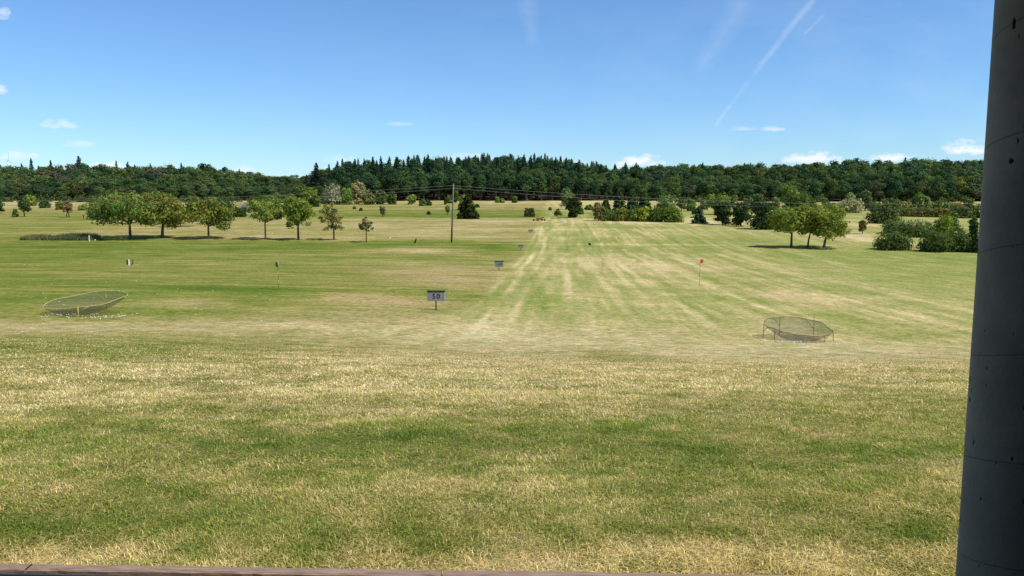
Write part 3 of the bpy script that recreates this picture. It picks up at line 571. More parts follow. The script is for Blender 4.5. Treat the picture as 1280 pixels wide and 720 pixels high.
# middle distance, left
B = [
 ('leafy_tree', 30.5, 271, 245, 14, 'dark green round tree with a thin short trunk at the far left', 'tree', dict(colour=DARKG, shape='oval', zb=.12)),
 ('leafy_tree', 37, 257.5, 243, 17, 'light green tree standing right behind the dark round tree at the far left', 'tree', dict(colour=FRESH, zb=.05)),
 ('shrub', 19.5, 271.5, 262, 8, 'tiny pointed green shrub left of the dark round tree', 'shrub', dict(colour=MIDG, shape='cone', zb=0)),
 ('leafy_tree', -1, 267, 249, 12, 'dark tree cut by the left border of the picture', 'tree', dict(colour=DARKG, shape='oval', zb=.1)),
 ('shrub', 56, 260, 249.5, 13, 'low dark shrub on the straw field, third bush from the left border', 'shrub', dict(colour=DARKG, zb=0)),
 ('shrub', 75, 262, 251, 11, 'green shrub on the straw field just left of the twin trunked brown tree', 'shrub', dict(colour=MIDG, zb=0)),
 ('twin_trunk_tree', 85, 272, 252, 13, 'brownish tree with two thin trunks on the straw field', 'tree', dict(colour=BROWNG, shape='oval', zb=.36, stems=2, dens=.7)),
 ('shrub', 104, 263, 254, 12, 'small light green shrub above the two golfers on the straw field', 'shrub', dict(colour=LIGHTG, zb=0)),
 ('shrub', 119, 262, 251, 12, 'green shrub beside the big dark bush on the left', 'shrub', dict(colour=MIDG, zb=0)),
 ('bush', 124, 274, 255, 26, 'big dark bush behind the widest spreading tree', 'bush', dict(colour=DARKG, zb=0)),
 ('bush', 226, 283, 262, 42, 'broad yellow green bush behind the second and third trees of the left row', 'bush', dict(colour=(.14, .15, .035), zb=0, shape='flat', ncl=26)),
 ('bush', 281, 271.5, 247, 34, 'tall dark green bush left of the small hut', 'bush', dict(colour=DARKG, zb=0, ncl=26)),
 ('bush', 262, 266, 246, 24, 'dark bush half hidden behind the rounded tree of the left row', 'bush', dict(colour=MIDG, zb=0)),
 ('bush', 299, 271, 258, 18, 'low dark bush against the left side of the small hut', 'bush', dict(colour=DEEP, zb=0)),
 ('bush', 339, 262, 245, 26, 'rounded green bush right of the small hut, behind the slender tree', 'bush', dict(colour=MIDG, zb=0)),
 ('bush', 370, 258.5, 249.5, 15, 'dark low bush, left one of the pair behind the bright green tree', 'bush', dict(colour=DEEP, zb=0)),
 ('bush', 391.5, 258.5, 247.5, 15, 'dark low bush, right one of the pair behind the bright green tree', 'bush', dict(colour=DEEP, zb=0)),
 ('willow_tree', 417, 248, 228, 24, 'silver grey dome of a willow at the foot of the wood', 'tree', dict(colour=SILVER, zb=.02, depth=430, ncl=20)),
 ('willow_tree', 449, 248, 225, 20, 'taller brownish silver willow at the foot of the wood', 'tree', dict(colour=(.16, .165, .10), zb=.02, depth=432, ncl=20, shape='oval')),
 ('leafy_tree', 435.5, 248, 233, 14, 'bright green tree between the two silver willows', 'tree', dict(colour=FRESH, zb=.04, depth=424)),
 ('leafy_tree', 462, 248, 236, 17, 'grey green bushy tree just right of the brownish willow', 'tree', dict(colour=(.09, .12, .06), zb=.02, depth=424)),
 ('leafy_tree', 476, 248, 236, 13, 'dark rounded tree at the foot of the wood, fourth right of the silver willow', 'tree', dict(colour=(.06, .09, .04), zb=.04, depth=428)),
 ('leafy_tree', 491, 249, 237, 13, 'dark green rounded tree at the foot of the wood, left of the young shrubs', 'tree', dict(colour=(.055, .085, .03), zb=.04, depth=424)),
 ('leafy_tree', 391, 248, 233, 20, 'light green tree at the foot of the wood, left of the silver willow', 'tree', dict(colour=LIGHTG, zb=.02, depth=436)),
 ('leafy_tree', 379, 248, 231, 14, 'young upright tree at the foot of the wood under the tall conifer', 'tree', dict(colour=MIDG, zb=.02, depth=440, shape='oval')),
 ('shrub', 515, 255.5, 243, 11, 'small yellow green shrub on the far grass, left of the utility pole', 'shrub', dict(colour=LIGHTG, zb=0, shape='oval')),
 ('shrub', 528, 257.5, 249, 9, 'dark low shrub left of its twin on the far grass', 'shrub', dict(colour=MIDG, zb=0)),
 ('shrub', 536, 257, 249.5, 8, 'dark low shrub right of its twin on the far grass', 'shrub', dict(colour=DARKG, zb=0)),
 ('shrub', 450, 253.5, 248, 7, 'reddish brown small shrub on the pale far strip', 'shrub', dict(colour=(.13, .08, .045), zb=0)),
 ('shrub', 466, 253.5, 246.5, 6, 'slim light shrub on the pale far strip', 'shrub', dict(colour=LIGHTG, zb=0, shape='oval')),
 ('shrub', 451, 263.5, 260, 3.2, 'tiny round dark shrub on the far green stripe', 'shrub', dict(colour=DARKG, zb=0)),
 ('shrub', 443, 261.5, 258.5, 2.6, 'tiniest dark shrub on the far green stripe, left of the round one', 'shrub', dict(colour=MIDG, zb=0)),
 ('sapling', 478.5, 271.5, 257, 8, 'blue grey sapling right of the nearly bare tree', 'tree', dict(colour=(.10, .14, .085), zb=.2, shape='oval', dens=.7)),
 ('sapling', 559.5, 268.5, 257, 5.5, 'thin pale sapling just left of the utility pole', 'tree', dict(colour=(.12, .15, .07), zb=.22, shape='oval', dens=.7)),
 ('shrub', 536, 268.5, 264, 4, 'tiny dark shrub between the two pale saplings', 'shrub', dict(colour=DARKG, zb=0)),
 ('shrub', 557, 255.5, 247, 3.5, 'thin dark upright shrub close to the wood, left of the pole', 'shrub', dict(colour=DARKG, zb=0, shape='oval')),
 ('shrub', 596.5, 259.5, 255, 5.5, 'small dark round shrub right of the big dark conifer', 'shrub', dict(colour=DARKG, zb=0)),
 ('leafy_tree', 562.5, 252, 243.5, 7, 'small green tree at the edge of the wood directly left of the pole', 'tree', dict(colour=(.08, .12, .04), zb=.05, depth=440)),
 ('leafy_tree', 570.5, 252, 239, 6, 'narrow green tree at the edge of the wood directly right of the pole', 'tree', dict(colour=MIDG, zb=.05, depth=440, shape='oval')),
 ('leafy_tree', 579, 262, 243, 12, 'light green tree behind the left side of the big dark conifer', 'tree', dict(colour=(.12, .15, .06), zb=.05, shape='oval')),
 ('conifer_tree', 584, 273.5, 242, 25, 'big dark broad based conifer standing right of the utility pole', 'tree', dict(colour=DEEP, kind='conifer', zb=.0, dens=1.5, power=.7)),
 ('shrub', 622, 252.5, 245.5, 6, 'small light shrub in front of the dark foot of the wood, left of three', 'shrub', dict(colour=LIGHTG, zb=0, depth=450)),
 ('shrub', 628, 252.5, 248, 5, 'smallest light shrub in front of the dark foot of the wood', 'shrub', dict(colour=LIGHTG, zb=0, depth=450)),
 ('shrub', 643, 252.5, 244.5, 8, 'larger green shrub in front of the dark foot of the wood', 'shrub', dict(colour=MIDG, zb=0, depth=450)),
 ('shrub', 659, 271, 259, 8, 'reddish brown half of the bush pair left of the parked implement', 'shrub', dict(colour=(.12, .075, .04), zb=0)),
 ('shrub', 664.5, 271, 259, 9, 'dark green half of the bush pair left of the parked implement', 'shrub', dict(colour=DARKG, zb=0)),
 ('shrub', 687.5, 263, 259.5, 3, 'tiny brown shrub on the far stripe above the sapling', 'shrub', dict(colour=BROWNG, zb=0)),
 ('sapling', 697.5, 273.5, 262, 8, 'small olive sapling on thin trunk right of the parked implement', 'tree', dict(colour=OLIVE, zb=.4, dens=.7)),
 ('leafy_tree', 708, 262, 235, 16, 'tall light green tree behind the dark upright evergreen', 'tree', dict(colour=(.11, .14, .055), zb=.05, shape='oval')),
 ('evergreen_tree', 717, 272, 245, 18, 'dark upright egg shaped evergreen at the end of the lane', 'tree', dict(colour=DEEP, zb=0, shape='oval', dens=1.4, cr=.3)),
 ('shrub', 725, 268, 258, 9, 'low green shrub leaning against the dark upright evergreen', 'shrub', dict(colour=MIDG, zb=0)),
 ('shrub', 736, 262.5, 256, 10, 'low green shrub between the upright evergreen and the long hedge', 'shrub', dict(colour=MIDG, zb=0)),
 # long hedge of separate shrubs
 ('shrub', 748, 276, 253, 17, 'reddish brown shrub at the left end of the long hedge', 'shrub', dict(colour=(.10, .085, .04), zb=0, shape='oval')),
 ('shrub', 760, 276, 261, 20, 'green shrub, second from the left in the long hedge', 'shrub', dict(colour=(.085, .12, .035), zb=0)),
 ('shrub', 776, 276.3, 260, 22, 'olive shrub, third from the left in the long hedge', 'shrub', dict(colour=OLIVE, zb=0)),
 ('shrub', 791, 276.6, 260, 20, 'green shrub in the middle of the long hedge', 'shrub', dict(colour=(.08, .12, .03), zb=0)),
 ('shrub', 805, 277, 257, 18, 'yellow green shrub right of the middle of the long hedge', 'shrub', dict(colour=(.155, .185, .03), zb=0)),
 ('shrub', 820, 277.3, 256, 24, 'dark green shrub, second from the right in the long hedge', 'shrub', dict(colour=(.06, .095, .028), zb=0)),
 ('shrub', 840, 277.6, 256, 28, 'broad green shrub at the right end of the long hedge', 'shrub', dict(colour=(.08, .12, .03), zb=0)),
 ('conifer_tree', 757, 268, 241, 13, 'narrowest pointed tree behind the left of the long hedge', 'tree', dict(colour=(.05, .08, .03), kind='conifer', zb=.05, dens=1.3)),
 ('conifer_tree', 774, 268, 237, 17, 'pointed green tree behind the long hedge, second of four', 'tree', dict(colour=(.055, .09, .035), kind='conifer', zb=.05, dens=1.3, power=.6)),
 ('conifer_tree', 790, 268, 237, 17, 'pointed green tree behind the long hedge, third of four', 'tree', dict(colour=(.06, .10, .045), kind='conifer', zb=.05, dens=1.3, power=.6)),
 ('conifer_tree', 805, 268, 238, 18, 'broadest pointed tree behind the long hedge, rightmost of four', 'tree', dict(colour=(.055, .09, .035), kind='conifer', zb=.05, dens=1.3, power=.55)),
 ('leafy_tree', 832, 268, 242, 30, 'light topped dome shaped tree behind the right end of the long hedge', 'tree', dict(colour=(.09, .13, .04), zb=.05)),
 ('leafy_tree', 852, 264, 247, 15, 'round grey green tree beyond the right end of the long hedge', 'tree', dict(colour=(.06, .085, .04), zb=.1, shape='oval')),
 ('spruce_tree', 873, 279.5, 258, 17, 'small blue green spruce between the long hedge and the dark round trees', 'tree', dict(colour=BLUEG, kind='conifer', zb=0, dens=1.5, power=.6)),
 ('shrub', 868, 268, 262, 7, 'small dark shrub left behind the blue green spruce', 'shrub', dict(colour=DARKG, zb=0)),
 ('leafy_tree', 895, 268, 243, 28, 'light green domed tree behind the dark egg shaped trees', 'tree', dict(colour=(.10, .145, .035), zb=.15)),
 ('leafy_tree', 912, 268, 246, 20, 'grey green tree behind the gap of the dark egg shaped trees', 'tree', dict(colour=(.075, .11, .05), zb=.15)),
 ('evergreen_tree', 903, 281, 255, 23, 'dark egg shaped tree, leftmost of three in the row', 'tree', dict(colour=(.030, .058, .022), zb=.03, shape='oval', dens=1.5, cr=.3)),
 ('evergreen_tree', 926, 283, 254, 22, 'dark egg shaped tree, middle one of three in the row', 'tree', dict(colour=(.032, .056, .022), zb=.03, shape='oval', dens=1.5, cr=.3)),
 ('evergreen_tree', 953, 286.5, 252, 33, 'broad darkest bushy tree, rightmost of three in the row', 'tree', dict(colour=DEEP, zb=.0, shape='oval', dens=1.5, cr=.3)),
 ('leafy_tree', 948, 264, 243, 16, 'green pointed tree rising behind the broad darkest bushy tree', 'tree', dict(colour=(.06, .10, .035), zb=.1, shape='cone')),
 ('leafy_tree', 985, 268, 231, 22, 'fresh green tall tree behind the clump of three', 'tree', dict(colour=(.09, .14, .04), zb=.1, depth=330)),
 ('leafy_tree', 992, 272, 240, 36, 'dark domed tree directly behind the clump of three', 'tree', dict(colour=(.055, .085, .03), zb=.05, depth=300)),
 ('leafy_tree', 1030, 262, 250, 18, 'low grey brown tree behind the right of the clump of three', 'tree', dict(colour=(.07, .085, .045), zb=.02, depth=340)),
 ('willow_tree', 1059, 264, 248, 36, 'pale silver green willow in front of the right wood', 'tree', dict(colour=(.17, .22, .13), zb=0, depth=330, ncl=26)),
 ('willow_tree', 1061, 262, 241, 13, 'small silver green willow rising behind the pale broad willow', 'tree', dict(colour=(.15, .20, .12), zb=0, depth=345, shape='oval')),
 ('leafy_tree', 1079, 262, 238, 18, 'dark rounded tree right of the pale silver willow', 'tree', dict(colour=(.055, .085, .04), zb=.05, depth=350, shape='oval')),
 ('leafy_tree', 1105.5, 279, 246.5, 41, 'large round grey green tree left of the low far hedge', 'tree', dict(colour=(.055, .082, .035), zb=.03, ncl=30)),
 ('leafy_tree', 1145, 262, 240, 17, 'fresh green upright tree standing behind the low far hedge', 'tree', dict(colour=(.095, .145, .045), zb=.03, depth=330, shape='oval')),
 ('leafy_tree', 1156, 262, 245, 12, 'pointed light green tree right of the fresh upright tree', 'tree', dict(colour=(.10, .14, .045), zb=.03, depth=330, shape='cone')),
 ('leafy_tree', 1133, 262, 249, 18, 'olive low tree left of the fresh upright tree', 'tree', dict(colour=OLIVE, zb=.03, depth=330)),
 ('leafy_tree', 1195, 262, 251, 14, 'rusty brown topped low tree behind the low far hedge', 'tree', dict(colour=BROWNG, zb=.03, depth=320)),
 ('shrub', 1133, 270.5, 259, 26, 'olive shrub at the left end of the low far hedge', 'shrub', dict(colour=(.09, .105, .035), zb=0)),
 ('shrub', 1154, 271, 259.5, 28, 'dark shrub, second from the left in the low far hedge', 'shrub', dict(colour=(.07, .085, .03), zb=0)),
 ('shrub', 1176, 271.5, 259.5, 28, 'reddish olive shrub in the middle of the low far hedge', 'shrub', dict(colour=(.095, .095, .035), zb=0)),
 ('shrub', 1201, 272.5, 257, 32, 'dark green shrub at the right end of the low far hedge', 'shrub', dict(colour=(.055, .08, .028), zb=0)),
 ('shrub', 1226, 272.5, 255, 28, 'dark shrub of the far hedge half behind the concrete column', 'shrub', dict(colour=(.055, .08, .028), zb=0)),
 ('sapling', 1078, 292.5, 276, 11, 'sparse olive sapling on the dry rough patch right of the clump of three', 'tree', dict(colour=(.11, .115, .045), zb=.2, dens=.6, shape='oval')),
 ('bush', 1118, 292, 273, 34, 'green bush behind the rounded front bush on the right', 'bush', dict(colour=(.065, .10, .04), zb=0)),
 ('bush', 1140, 296, 275, 44, 'large pale green bush in the middle of the right thicket', 'bush', dict(colour=(.08, .115, .05), zb=0, ncl=28)),
 ('bush', 1160, 296, 276, 20, 'olive bush closing the right side of the pale thicket', 'bush', dict(colour=(.085, .105, .035), zb=0)),
 ('bush', 1115, 312, 289, 46, 'rounded dark green front bush, left end of the right thicket', 'bush', dict(colour=(.055, .085, .028), zb=0, ncl=30, dens=1.3)),
 ('bush', 1179, 296, 266, 24, 'bright yellow green bush standing tall in the right thicket', 'bush', dict(colour=FRESH, zb=0, ncl=22)),
 ('bush', 1190, 288, 262, 16, 'olive green bush behind the bright yellow green bush', 'bush', dict(colour=(.075, .115, .04), zb=0)),
 ('bush', 1169, 314.5, 287, 40, 'dark green bush in front of the bright yellow green bush', 'bush', dict(colour=(.052, .080, .026), zb=0, ncl=30, dens=1.3)),
 ('bush', 1194, 305, 281, 26, 'mid green bush between the dark front bushes', 'bush', dict(colour=(.075, .11, .035), zb=0)),
 ('bush', 1203, 314.5, 290, 36, 'dark front bush beside the slim cypress on the right', 'bush', dict(colour=(.06, .088, .03), zb=0, ncl=28, dens=1.3)),
 ('cypress_tree', 1215, 315, 270, 11, 'slim dark upright cypress next to the concrete column', 'tree', dict(colour=(.035, .065, .02), zb=0, shape='oval', dens=1.6, cr=.34, ncl=26)),
 ('bush', 1236, 316, 286, 36, 'dark bush behind the concrete column', 'bush', dict(colour=DARKG, zb=0)),
]
GH = 'shrubs of the long hedge at the end of the range'; GF = 'shrubs of the low far hedge on the right'
for (nm, u, row, top, wd, lab, cat, kw) in B:
    grp = GH if 'long hedge' in lab and cat == 'shrub' and nm == 'shrub' and 745 < u < 845 else (GF if 'far hedge' in lab and nm == 'shrub' else None)
    grow(nm, u, row, top, wd, lab, cat, group=grp, cr=kw.pop('cr', .25), **kw)

for (us, lab, grp, dpt, cols) in [
        ([(335, 243, 16), (348, 240, 14), (357, 245, 14), (366, 241, 15), (403, 241, 16), (412, 245, 14), (427, 243, 13), (470, 244, 14), (483, 243, 12)],
         'low green tree in the band along the foot of the wood near the silver willow', 'low trees along the foot of the left wood', 436, [MIDG, (.09, .13, .045), (.06, .095, .035), OLIVE]),
        ([(862, 246, 14), (878, 249, 12), (935, 247, 16), (966, 245, 15), (1012, 247, 16), (1040, 252, 14), (1092, 250, 14), (1118, 249, 16), (1168, 250, 15), (1182, 252, 14), (1208, 249, 18)],
         'low green tree in the broken band in front of the right wood', 'low trees in front of the right wood', 345, [MIDG, (.085, .13, .045), (.055, .085, .03), (.10, .12, .045)])]:
    for i, (u, top, wd) in enumerate(us):
        grow('leafy_tree', u, 0, top, wd, lab, 'tree', group=grp, depth=dpt + (i * 37 % 20), colour=cols[i % 4], zb=.02, seed=900 + int(u))

# ------------------------------------------------------------------ the wood
def proto(kind, seed):
    rng = np.random.default_rng(seed); mb = MB()
    if kind == 'low':   broad(rng, 20, 13.5, .8, 3000, .62, 15, 'dome', .25, trunk=mb, crown=mb, dens_shell=4)
    elif kind == 'high': broad(rng, 22, 13, 6, 2600, .62, 13, 'dome', .27, trunk=mb, crown=mb, dens_shell=4)
    elif kind == 'oval': broad(rng, 23, 10.5, 3.5, 2400, .62, 14, 'oval', .28, trunk=mb, crown=mb, dens_shell=4)
    elif kind == 'fir':  conifer(rng, 25, 7.5, 4, 1900, .9, trunk=mb, crown=mb, jag=.3, power=.75)
    return mb
PR = {k: [proto(k, 100 * i + 17 + len(k)) for i in range(4)] for k in ('low', 'high', 'oval', 'fir')}
PM = {k: [p.mesh('wood_' + k, [M_LEAF, M_BARK]) for p in v] for k, v in PR.items()}
PH = {'low': 20, 'high': 22, 'oval': 23, 'fir': 25}
_su = np.array([-300, 0, 60, 100, 160, 195, 215, 250, 290, 330, 360, 385, 412, 430, 480, 520, 600, 680, 720, 760, 800, 860, 950, 1000, 1060, 1150, 1220, 1500])
_sv = np.array([208, 208, 208, 205, 208, 209, 206, 206, 212, 217, 220, 219, 208, 203, 200, 198, 196, 197, 202, 207, 207, 206, 205, 205, 200, 200, 201, 203])
stuff = MB(); cnt = 0; rngf = np.random.default_rng(5)
rows_f = [(484, 0), (492, 1), (502, 2), (514, 3), (528, 4), (544, 5), (562, 6), (582, 6)]
wood_n = {}
for (Yr, ri) in rows_f:
    x = -430 + rngf.uniform(0, 6)
    while x < 440:
        yj = Yr + rngf.uniform(-3.5, 3.5) + 6 * (fbm(np.array([x / 60.]), np.array([1.]), 71, 2)[0] - .5) * 2 - (12 if x > 120 else 0) * min(1, (x - 120) / 80)
        u = 640 + x / yj * FOC; z = float(gz(x, yj))
        vs = np.interp(u, _su, _sv)
        f = min(1, ri / 4.5); vf = vs + 20 * (1 - f)
        if x < -90: vf = vs + 25 * (1 - f)
        Ht = (EYE - z) + (250 - vf) / FOC * yj
        zone = 'left' if u < 385 else ('centre' if u < 800 else 'right')
        rr = rngf.uniform()
        if zone == 'left': kd = 'low' if rr < .62 else ('oval' if rr < .97 else 'fir')
        elif zone == 'centre': kd = ('high' if rr < .35 else ('low' if rr < .65 and ri else 'oval')) if ri < 3 else ('fir' if rr < .55 else ('high' if rr < .8 else 'oval'))
        else: kd = ('low' if rr < .5 else 'high') if ri < 2 else ('high' if rr < .50 else ('oval' if rr < .93 else 'fir'))
        if ri < 1 and zone == 'right': kd = 'low'
        Ht *= rngf.uniform(.88, 1.07) if kd != 'fir' else rngf.uniform(.95, 1.13)
        Ht = max(9, min(34, Ht)); s = Ht / PH[kd]; sw = (.55 * s + .45) * rngf.uniform(.85, 1.2)
        if kd == 'fir': sw *= .9
        pal = {'left': [(.105, .135, .045), (.080, .118, .042), (.135, .155, .05), (.12, .12, .055), (.065, .10, .045), (.095, .135, .05)],
               'centre': [(.055, .088, .038), (.072, .11, .042), (.088, .122, .042), (.06, .092, .042)],
               'right': [(.065, .10, .04), (.085, .122, .042), (.13, .155, .045), (.10, .115, .055), (.06, .095, .045), (.08, .12, .045), (.10, .135, .045)]}[zone]
        c = pal[rngf.integers(len(pal))]
        if kd == 'fir': c = (.045, .072, .04)
        if zone == 'left' and ri >= 3 and (185 < u < 212 or 66 < u < 110) and rngf.uniform() < .6: c = (.135, .12, .075)
        c = hue((c[0] * 1.06, c[1] * 1.20, c[2] * 1.20), rngf, .11)
        pi = rngf.integers(4); rz = rngf.uniform(0, 6.28)
        vis = -12 < u < 1250
        if vis and (ri < 2 or (ri == 2 and cnt < 255)) and cnt < 285:
            o = link({'low': 'broadleaf_tree', 'high': 'broadleaf_tree', 'oval': 'narrow_tree', 'fir': 'fir_tree'}[kd], PM[kd][pi], None, (x, yj, z), rz)
            o.scale = (sw, sw, s); o.color = c; cnt += 1
            where = {'left': 'wood beyond the straw field', 'centre': 'wood behind the utility pole', 'right': 'wood behind the right hedges'}[zone]
            kk = {'low': 'bushy tree leafy to the ground', 'high': 'broadleaf tree with high crown', 'oval': 'narrow crowned tree', 'fir': 'dark fir'}[kd]
            tag(o, kk + ', front of the ' + where, 'tree', kk + 's in the front of the ' + zone + ' wood')
        else:
            stuff.addmb(PR[kd][pi], off=(x, yj, z), rot=rz, sc=(sw, sw, s), col=c[:3])
        x += rngf.uniform(6.4, 10.5) * (1.0 if kd != 'fir' else .8)
# keep bark indices: crown = 0, trunk = 1
tag(link('forest', stuff.mesh('forest', [M_LEAF, M_BARK])), 'dense mixed wood filling the hillside behind its front trees', 'forest', None, 'stuff')
# single conifers and domes standing out against the sky
for (u, top, wd, kd, lab) in [(46, 197.5, 7, 'fir', 'thin fir top above the left wood, nearest the wind turbine'), (70, 200, 7, 'fir', 'short fir top above the left wood, second from the turbine'),
        (105, 195, 13, 'fir', 'largest dark fir top above the left wood'), (151, 200, 5, 'fir', 'thin bare looking fir top left of the middle of the left wood'), (165, 202, 9, 'fir', 'dark fir top right of the thin bare looking one'),
        (193, 204, 7, 'fir', 'small fir top beside the domed oak crowns'), (212, 203, 22, 'low', 'domed crown on the skyline, left of the lone dome'), (259, 204, 19, 'low', 'lone domed crown on the skyline of the left wood'),
        (232, 206, 18, 'low', 'lower domed crown between the two domes on the skyline'),
        (398, 203, 17, 'fir', 'tall lone fir rising from the dip in the skyline')]:
    Y = 560 if u != 398 else 500
    x, y, z = at_depth(u, Y); H = EYE - z + (250 - top) / FOC * Y; i = int(u) % 4
    o = link('fir_tree' if kd == 'fir' else 'broadleaf_tree', PM[kd][i], None, (x, y, z), u)
    s = H / PH[kd] / 1.01; w = wd / FOC * Y / {'fir': 7.5, 'low': 12}[kd] * (1.6 if kd == 'fir' and u != 398 else 1.15); o.scale = (w, w, s); o.color = (.032, .05, .026, 1) if kd == 'fir' else (.05, .07, .03, 1)
    tag(o, lab, 'tree', None)
GK = 'fir tops along the skyline behind the pole'
for i, u in enumerate([423, 434, 446, 458, 468, 487, 497, 512, 523, 532, 546, 556, 565, 572, 583, 593, 603, 610, 622, 631, 640, 648, 655, 663, 676, 684, 700, 707, 723, 733, 745, 752, 768]):
    Y = 575 + (i * 37 % 23); x, y, z = at_depth(u, Y); top = np.interp(u, _su, _sv) - rngf.uniform(-1, 4.5)
    H = EYE - z + (250 - top) / FOC * Y
    o = link('fir_tree', PM['fir'][i % 4], None, (x, y, z), i * 1.7); w = rngf.uniform(.95, 1.3); o.scale = (w, w, H / 25.3); o.color = hue((.045, .072, .042), rngf, .08)
    tag(o, 'dark fir whose top stands on the skyline behind the utility pole', 'tree', GK)

# undergrowth at the foot of the left wood
ug = MB(); rngu = np.random.default_rng(8)
for k in range(150):
    u = rngu.uniform(-40, 400) if k < 110 else rngu.uniform(780, 1250); Y = rngu.uniform(455, 478); x, y, z = at_depth(u, Y); w = rngu.uniform(2.2, 4.5)
    leafcloud(ug, [(x, y, z + w * .35), (x + w * .5, y, z + w * .3)], [(w, w, w * .8), (w * .7, w * .7, w * .6)], 90, .62, rngu)
    c = np.array([(.10, .14, .045), (.075, .11, .04), (.13, .155, .05)][k % 3]); ug.C[-1] = ug.C[-1] * c
tag(link('undergrowth', ug.mesh('undergrowth', [M_LEAF])), 'low tangled brush along the foot of the wood', 'undergrowth', None, 'stuff')

# long unmown grass in the ditch left of the spreading trees
lg = MB(); rngl = np.random.default_rng(4)
x0, y0, _ = place(22, 300.5); x1, y1, _ = place(112, 300.8); x2, y2, _ = place(150, 300)
n = 5200; t = rngl.uniform(0, 1, n); X = x0 + (x1 - x0) * t; Y = y0 + (y1 - y0) * t + rngl.uniform(0, 5, n)
Z = gz(X, Y); P = np.stack([X, Y, Z], 1); h = (.55 + .7 * fbm(X / 3, Y / 3, 3, 2)) * sstep(t, 0, .03) * rngl.uniform(.6, 1.1, n) * 1.35
a = rngl.uniform(0, 6.28, n); w = .10; sxx = np.cos(a) * w; syy = np.sin(a) * w; lx = rngl.normal(0, .18, n); ly = rngl.normal(0, .18, n)
V = np.stack([P + np.stack([-sxx, -syy, 0 * a], 1), P + np.stack([sxx, syy, 0 * a], 1), P + np.stack([lx, ly, h], 1)], 1)
c = np.array([.20, .20, .085]) * (1 + rngl.normal(0, .2, n))[:, None] * (1 + (vnoise(X / 4, Y / 2, 9) - .5)[:, None] * np.array([.9, .3, .3]))
lg.V.append(V.reshape(-1, 3)); lg.C.append(np.repeat(np.clip(c, .02, 1), 3, 0)); lg.F[3].append(np.arange(n * 3).reshape(-1, 3)); lg.M[3].append(np.zeros(n, int)); lg.n = n * 3
tag(link('long_grass', lg.mesh('long_grass', [M_LEAF])), 'strip of long dark unmown grass along the left ditch', 'grass', None, 'stuff')

# ------------------------------------------------------------------ utility poles and cables
px, py, pzv = place(564.3, 303)
HP = (303 - 230.5) / FOC * py
def utility_pole(x, y, z, H, lab, lean=.045):
    e = empty('utility_pole', (x, y, z)); tag(e, lab, 'utility pole', 'wooden utility poles of the overhead line')
    m = MB(); tube(m, [(0, 0, -.5), (lean * H * .5, 0, H * .5), (lean * H, 0, H)], [.20, .17, .135], 12); link('shaft', m.mesh('shaft', [M_POLE], True), e)
    for (hz, sd_) in ((-.35, -.15), (-.35, .15), (-.95, -.17), (-.95, .17)):
        m = MB(); tube(m, [(0, 0, -.09), (0, 0, -.03), (0, 0, .03), (0, 0, .10)], [.03, .07, .07, .04], 8)
        o = link('insulator', m.mesh('insulator', [M_WHITE], True), e, (lean * H + sd_ * .3, sd_, H + hz))
    m = MB(); box(m, (lean * H, 0, H + .03), (.34, .34, .06), bev=.01); link('cap', m.mesh('cap', [M_GREY]), e)
    return e
utility_pole(px, py, pzv, HP, 'tall weathered wooden utility pole standing on the left field')
LX, RX = px - 197, px + 197
endz = pzv + HP
for X in (LX, RX):
    zg = float(gz(X, py)); utility_pole(X, py, zg, endz - zg, 'next wooden utility pole of the line, beyond the left side of the field' if X < px else 'next wooden utility pole of the line, beyond the right side of the field', lean=.0)
for (X, sag) in ((LX, 3.5), (RX, 4.2)):
    for (hz, sd_) in ((-.35, -.15), (-.95, .17)):
        a = np.array([px + .045 * HP, py + sd_, endz + hz]); b = np.array([X, py + sd_, endz + hz]); pts = []
        sg = sag + (-.15 if hz > -.5 else 0.12) + (.1 if sd_ > 0 and hz < -.5 else 0)
        for k in range(61):
            t = k / 60; p = a * (1 - t) + b * t; p[2] -= sg * 4 * t * (1 - t); pts.append(p)
        m = MB(); tube(m, pts, .024, 6, caps=False); o = link('overhead_cable', m.mesh('overhead_cable', [M_WIRE], True))
        side = 'left' if X < px else 'right'
        nm = 'topmost' if hz > -.5 else ('front lower' if sd_ < 0 else 'rear lower')
        tag(o, nm + ' overhead cable running ' + side + ' from the utility pole', 'cable', 'overhead cables')

# leaning stub left of the pole
x, y, z = place(518, 304); m = MB(); tube(m, [(0, 0, -.2), (.25, .05, .55), (.42, .08, 1.05)], [.20, .17, .12], 8)
tag(link('wooden_stub', m.mesh('wooden_stub', [M_DARK], True), None, (x, y, z)), 'short dark leaning stub at the tip of the pole shadow', 'stub')

